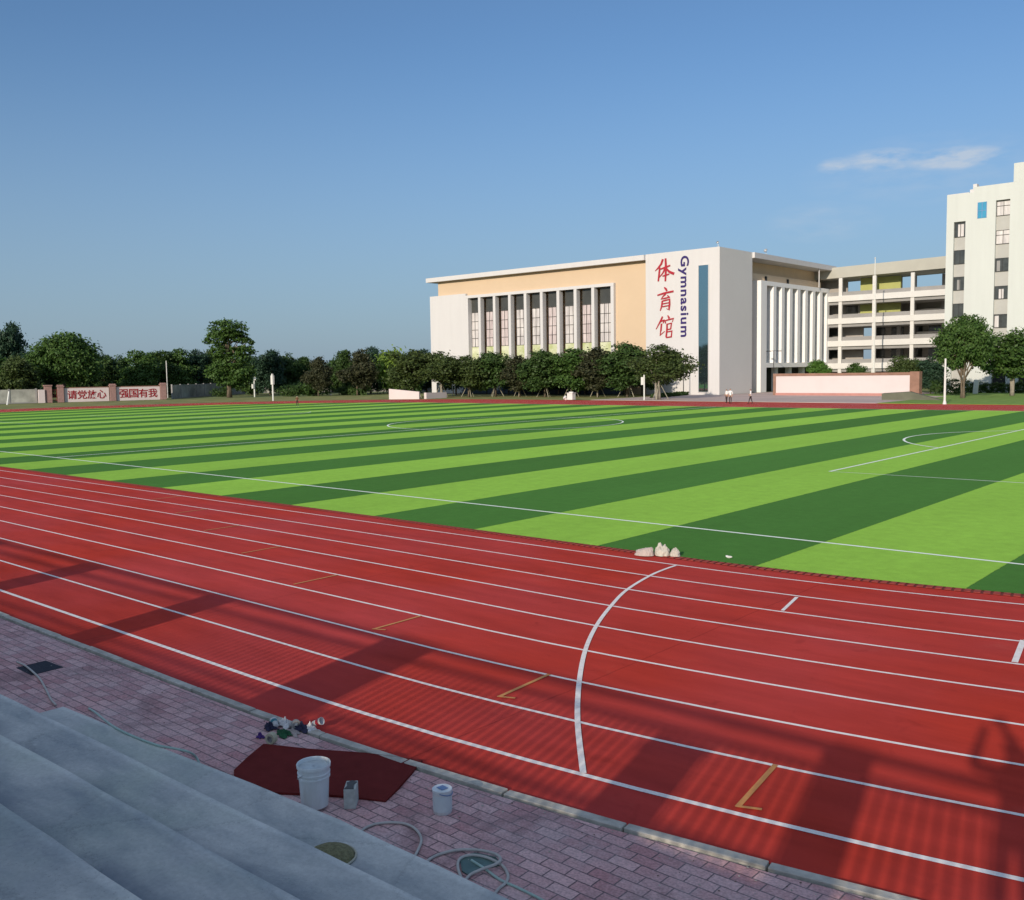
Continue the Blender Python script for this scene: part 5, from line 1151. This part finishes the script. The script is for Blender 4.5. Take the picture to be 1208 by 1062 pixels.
roll(349.5, 861, .055, .06, .034, T['cardboard'], 'grey hollow tube roll in the middle of the litter pile by the kerb', R_(-20))
def cloth(px, py, sx_, sy_, h, mat, label, seed, name='rag', cat='rag', rz=0):
    bm = bmesh.new(); bmesh.ops.create_grid(bm, x_segments=34, y_segments=34, size=.5); rr = np.random.default_rng(seed)
    ph_ = rr.uniform(0, 6, 6); fr = rr.uniform(5, 17, 6); dr = rr.uniform(0, 3.14, 6)
    for v in bm.verts:
        x, y = v.co.x, v.co.y; rad = math.hypot(x, y); e = 1+.25*math.sin(math.atan2(y, x)*3+ph_[0])+.12*math.sin(math.atan2(y, x)*7+ph_[1])
        z = sum(abs(math.sin((x*math.cos(a)+y*math.sin(a))*f+p_)) for a, f, p_ in zip(dr, fr, ph_))/6*max(.1, 1-rad*1.6)
        v.co = Vector((x*sx_*e, y*sy_*e, z*h*1.6+.002))
    me = bpy.data.meshes.new(name); bm.to_mesh(me); bm.free(); me.materials.append(mat)
    for p_ in me.polygons: p_.use_smooth = True
    o = bpy.data.objects.new(name, me); COL.objects.link(o); at(o, px, py); o.rotation_euler = (0, 0, rz); o.modifiers.new('s', 'SOLIDIFY').thickness = .004
    return tag(o, label, cat)
cloth(307, 871, .10, .07, .06, T['purple'], 'small purple rag at the left end of the litter pile', 3)
cloth(318, 861, .16, .10, .09, T['navy'], 'dark navy rag behind the cream tape roll', 4)
cloth(335, 868, .20, .13, .07, T['green'], 'dark green rag right beside the cream tape roll', 5)
cloth(336, 858, .18, .11, .11, T['litter'], 'crumpled white paper in the middle of the litter pile', 6, 'crumpled_paper', 'paper')
cloth(345, 866, .22, .10, .05, T['sackgrey'], 'flattened pinkish grey paper before the hollow tube roll', 7, 'crumpled_paper', 'paper')
cloth(357, 862, .22, .14, .08, T['navy'], 'dark rag right of the hollow tube roll in the litter pile', 8)
cloth(366, 863, .16, .10, .09, T['litter'], 'white crumpled bag at the right end of the litter pile', 9, 'crumpled_bag', 'bag')
def cup(px, py, rz, mat, label, L_=.13, r0=.03, r1=.042, name='paper_cup', tilt=80, z=.045):
    v = G(px, py); r = empty(name, (v.x, v.y, z), rz); tag(r, label, 'cup'); Mx = Matrix.Rotation(R_(tilt), 3, 'Y')
    mb = MB(); mb.lathe([(.002, 0), (r0, 0), (r1, L_), (r1+.003, L_+.002), (r1-.002, L_), (r0-.003, .004)], 22, (0, 0, 0), M=Mx); mb.build('body', mat, r, smooth=True)
    mb = MB(); mb.lathe([(r0+.008, L_*.45), (r1+.0005, L_*.8)], 22, M=Mx); mb.build('printed_band', T['teal'] if 'teal' in label else T['redchar'], r, smooth=True); return r
cup(326, 861, R_(160), T['litter'], 'white cup with teal band in the left part of the litter pile')
cup(370, 860, R_(15), T['litter'], 'white cup with red band leaning on the kerb at the pile end', z=.06, tilt=66)
# sacks at the turf edge
from mathutils import noise as mnoise
def crumple(name, mat, px, py, h, base, peaks, seed, label, flat=False):
    """a slumped sack: a closed skirt drawn up to one or more peaks with sharp folds"""
    bm = bmesh.new(); bmesh.ops.create_icosphere(bm, subdivisions=4, radius=1)
    for v in bm.verts:
        n = v.co.copy(); x, y = n.x*base[0], n.y*base[1]; z_ = max(n.z, -.15)
        prof = max(0, z_)**.75
        lift = max((math.exp(-(((x-p_[0])/p_[2])**2+((y-p_[1])/p_[2])**2))*p_[3] for p_ in peaks))
        zz = prof*h*(.62+.38*lift) if not flat else min(prof, .72)*h*(.8+.25*x/base[0])
        a = mnoise.ridged_multi_fractal(Vector((n.x*2.1+seed, n.y*2.1, n.z*2.1)), 1.0, 2.1, 4, 1.0, 2.0)
        k = 1+(.11 if flat else .17)*(a-1.1)
        v.co = Vector((x*k, y*k, max(0, zz*(.9+.14*(a-1)))))
    me = bpy.data.meshes.new(name); bm.to_mesh(me); bm.free(); me.materials.append(mat)
    o = bpy.data.objects.new(name, me); COL.objects.link(o); at(o, px, py, .018); return tag(o, label, 'sack')
o = crumple('paper_sack', T['sackgrey'], 760, 656, .27, (.21, .12), [(0, 0, 9, 1)], 3.1, 'folded pinkish paper sack at the turf edge, left one of the three lumps', True)
o.rotation_euler = (0, 0, .35)
crumple('white_sack', T['sack'], 781, 656, .31, (.17, .14), [(-.06, 0, .07, .95), (.09, .02, .06, 1.0)], 8.4, 'tallest crumpled white sack at the turf edge, middle one of the three lumps')
crumple('white_sack', T['sack'], 796.5, 657, .2, (.11, .10), [(.0, 0, .09, 1.0)], 5.7, 'smallest white sack at the turf edge, right one of the three lumps')
o = rock(.055, 24, (1.4, .8, .7), 2, 'crumpled_paper', T['litter'], .6); at(o, 859.5, 659.5, .02); tag(o, 'small white crumpled paper on the dark turf stripe right of the three sacks', 'paper')
# ------------------------------------------------------------------

for i, (x, y, s_) in enumerate(((-196, -62, 1.0), (-186, -58, 1.1), (-176, -62, 1.0), (-167, -58, 1.12), (-157, -61, .95), (-147, -58, 1.0))):
    tree('tree', 'wood%d' % (i % 3), x, y, s_, 'dark tree behind the near stand out of view, %s from the west' % ORD[i], group='unseen trees behind the near stand')

# grit, leaf bits and plaster crumbs lying along the kerb and the foot of the steps
gb = MB(); rg_ = random.Random(12)
for i in range(900):
    s_ = rg_.uniform(-16, 9); x, y = at_R(s_, 47.13)
    y += -abs(rg_.gauss(0, .28)) if rg_.random() < .55 else -rg_.uniform(0, 1.6)
    if y < -15.95: continue
    r_ = rg_.uniform(.004, .013); a = rg_.uniform(0, 6.28); vs = []
    for k in range(4): aa = a+k*1.57; q_ = r_*rg_.uniform(.5, 1.3); vs.append((x+q_*math.cos(aa), y+q_*math.sin(aa), .0085+rg_.uniform(0, .004)))
    gb.add(vs+[(x, y, .0085+r_*.7)], [(0, 1, 4), (1, 2, 4), (2, 3, 4), (3, 0, 4), (3, 2, 1, 0)], 0 if rg_.random() < .6 else 1)
o = gb.build('grit', [T['kerb'], T['bark']]); tag(o, 'loose grit and leaf bits scattered over the brick pavement beside the kerb', 'grit', kind='stuff')
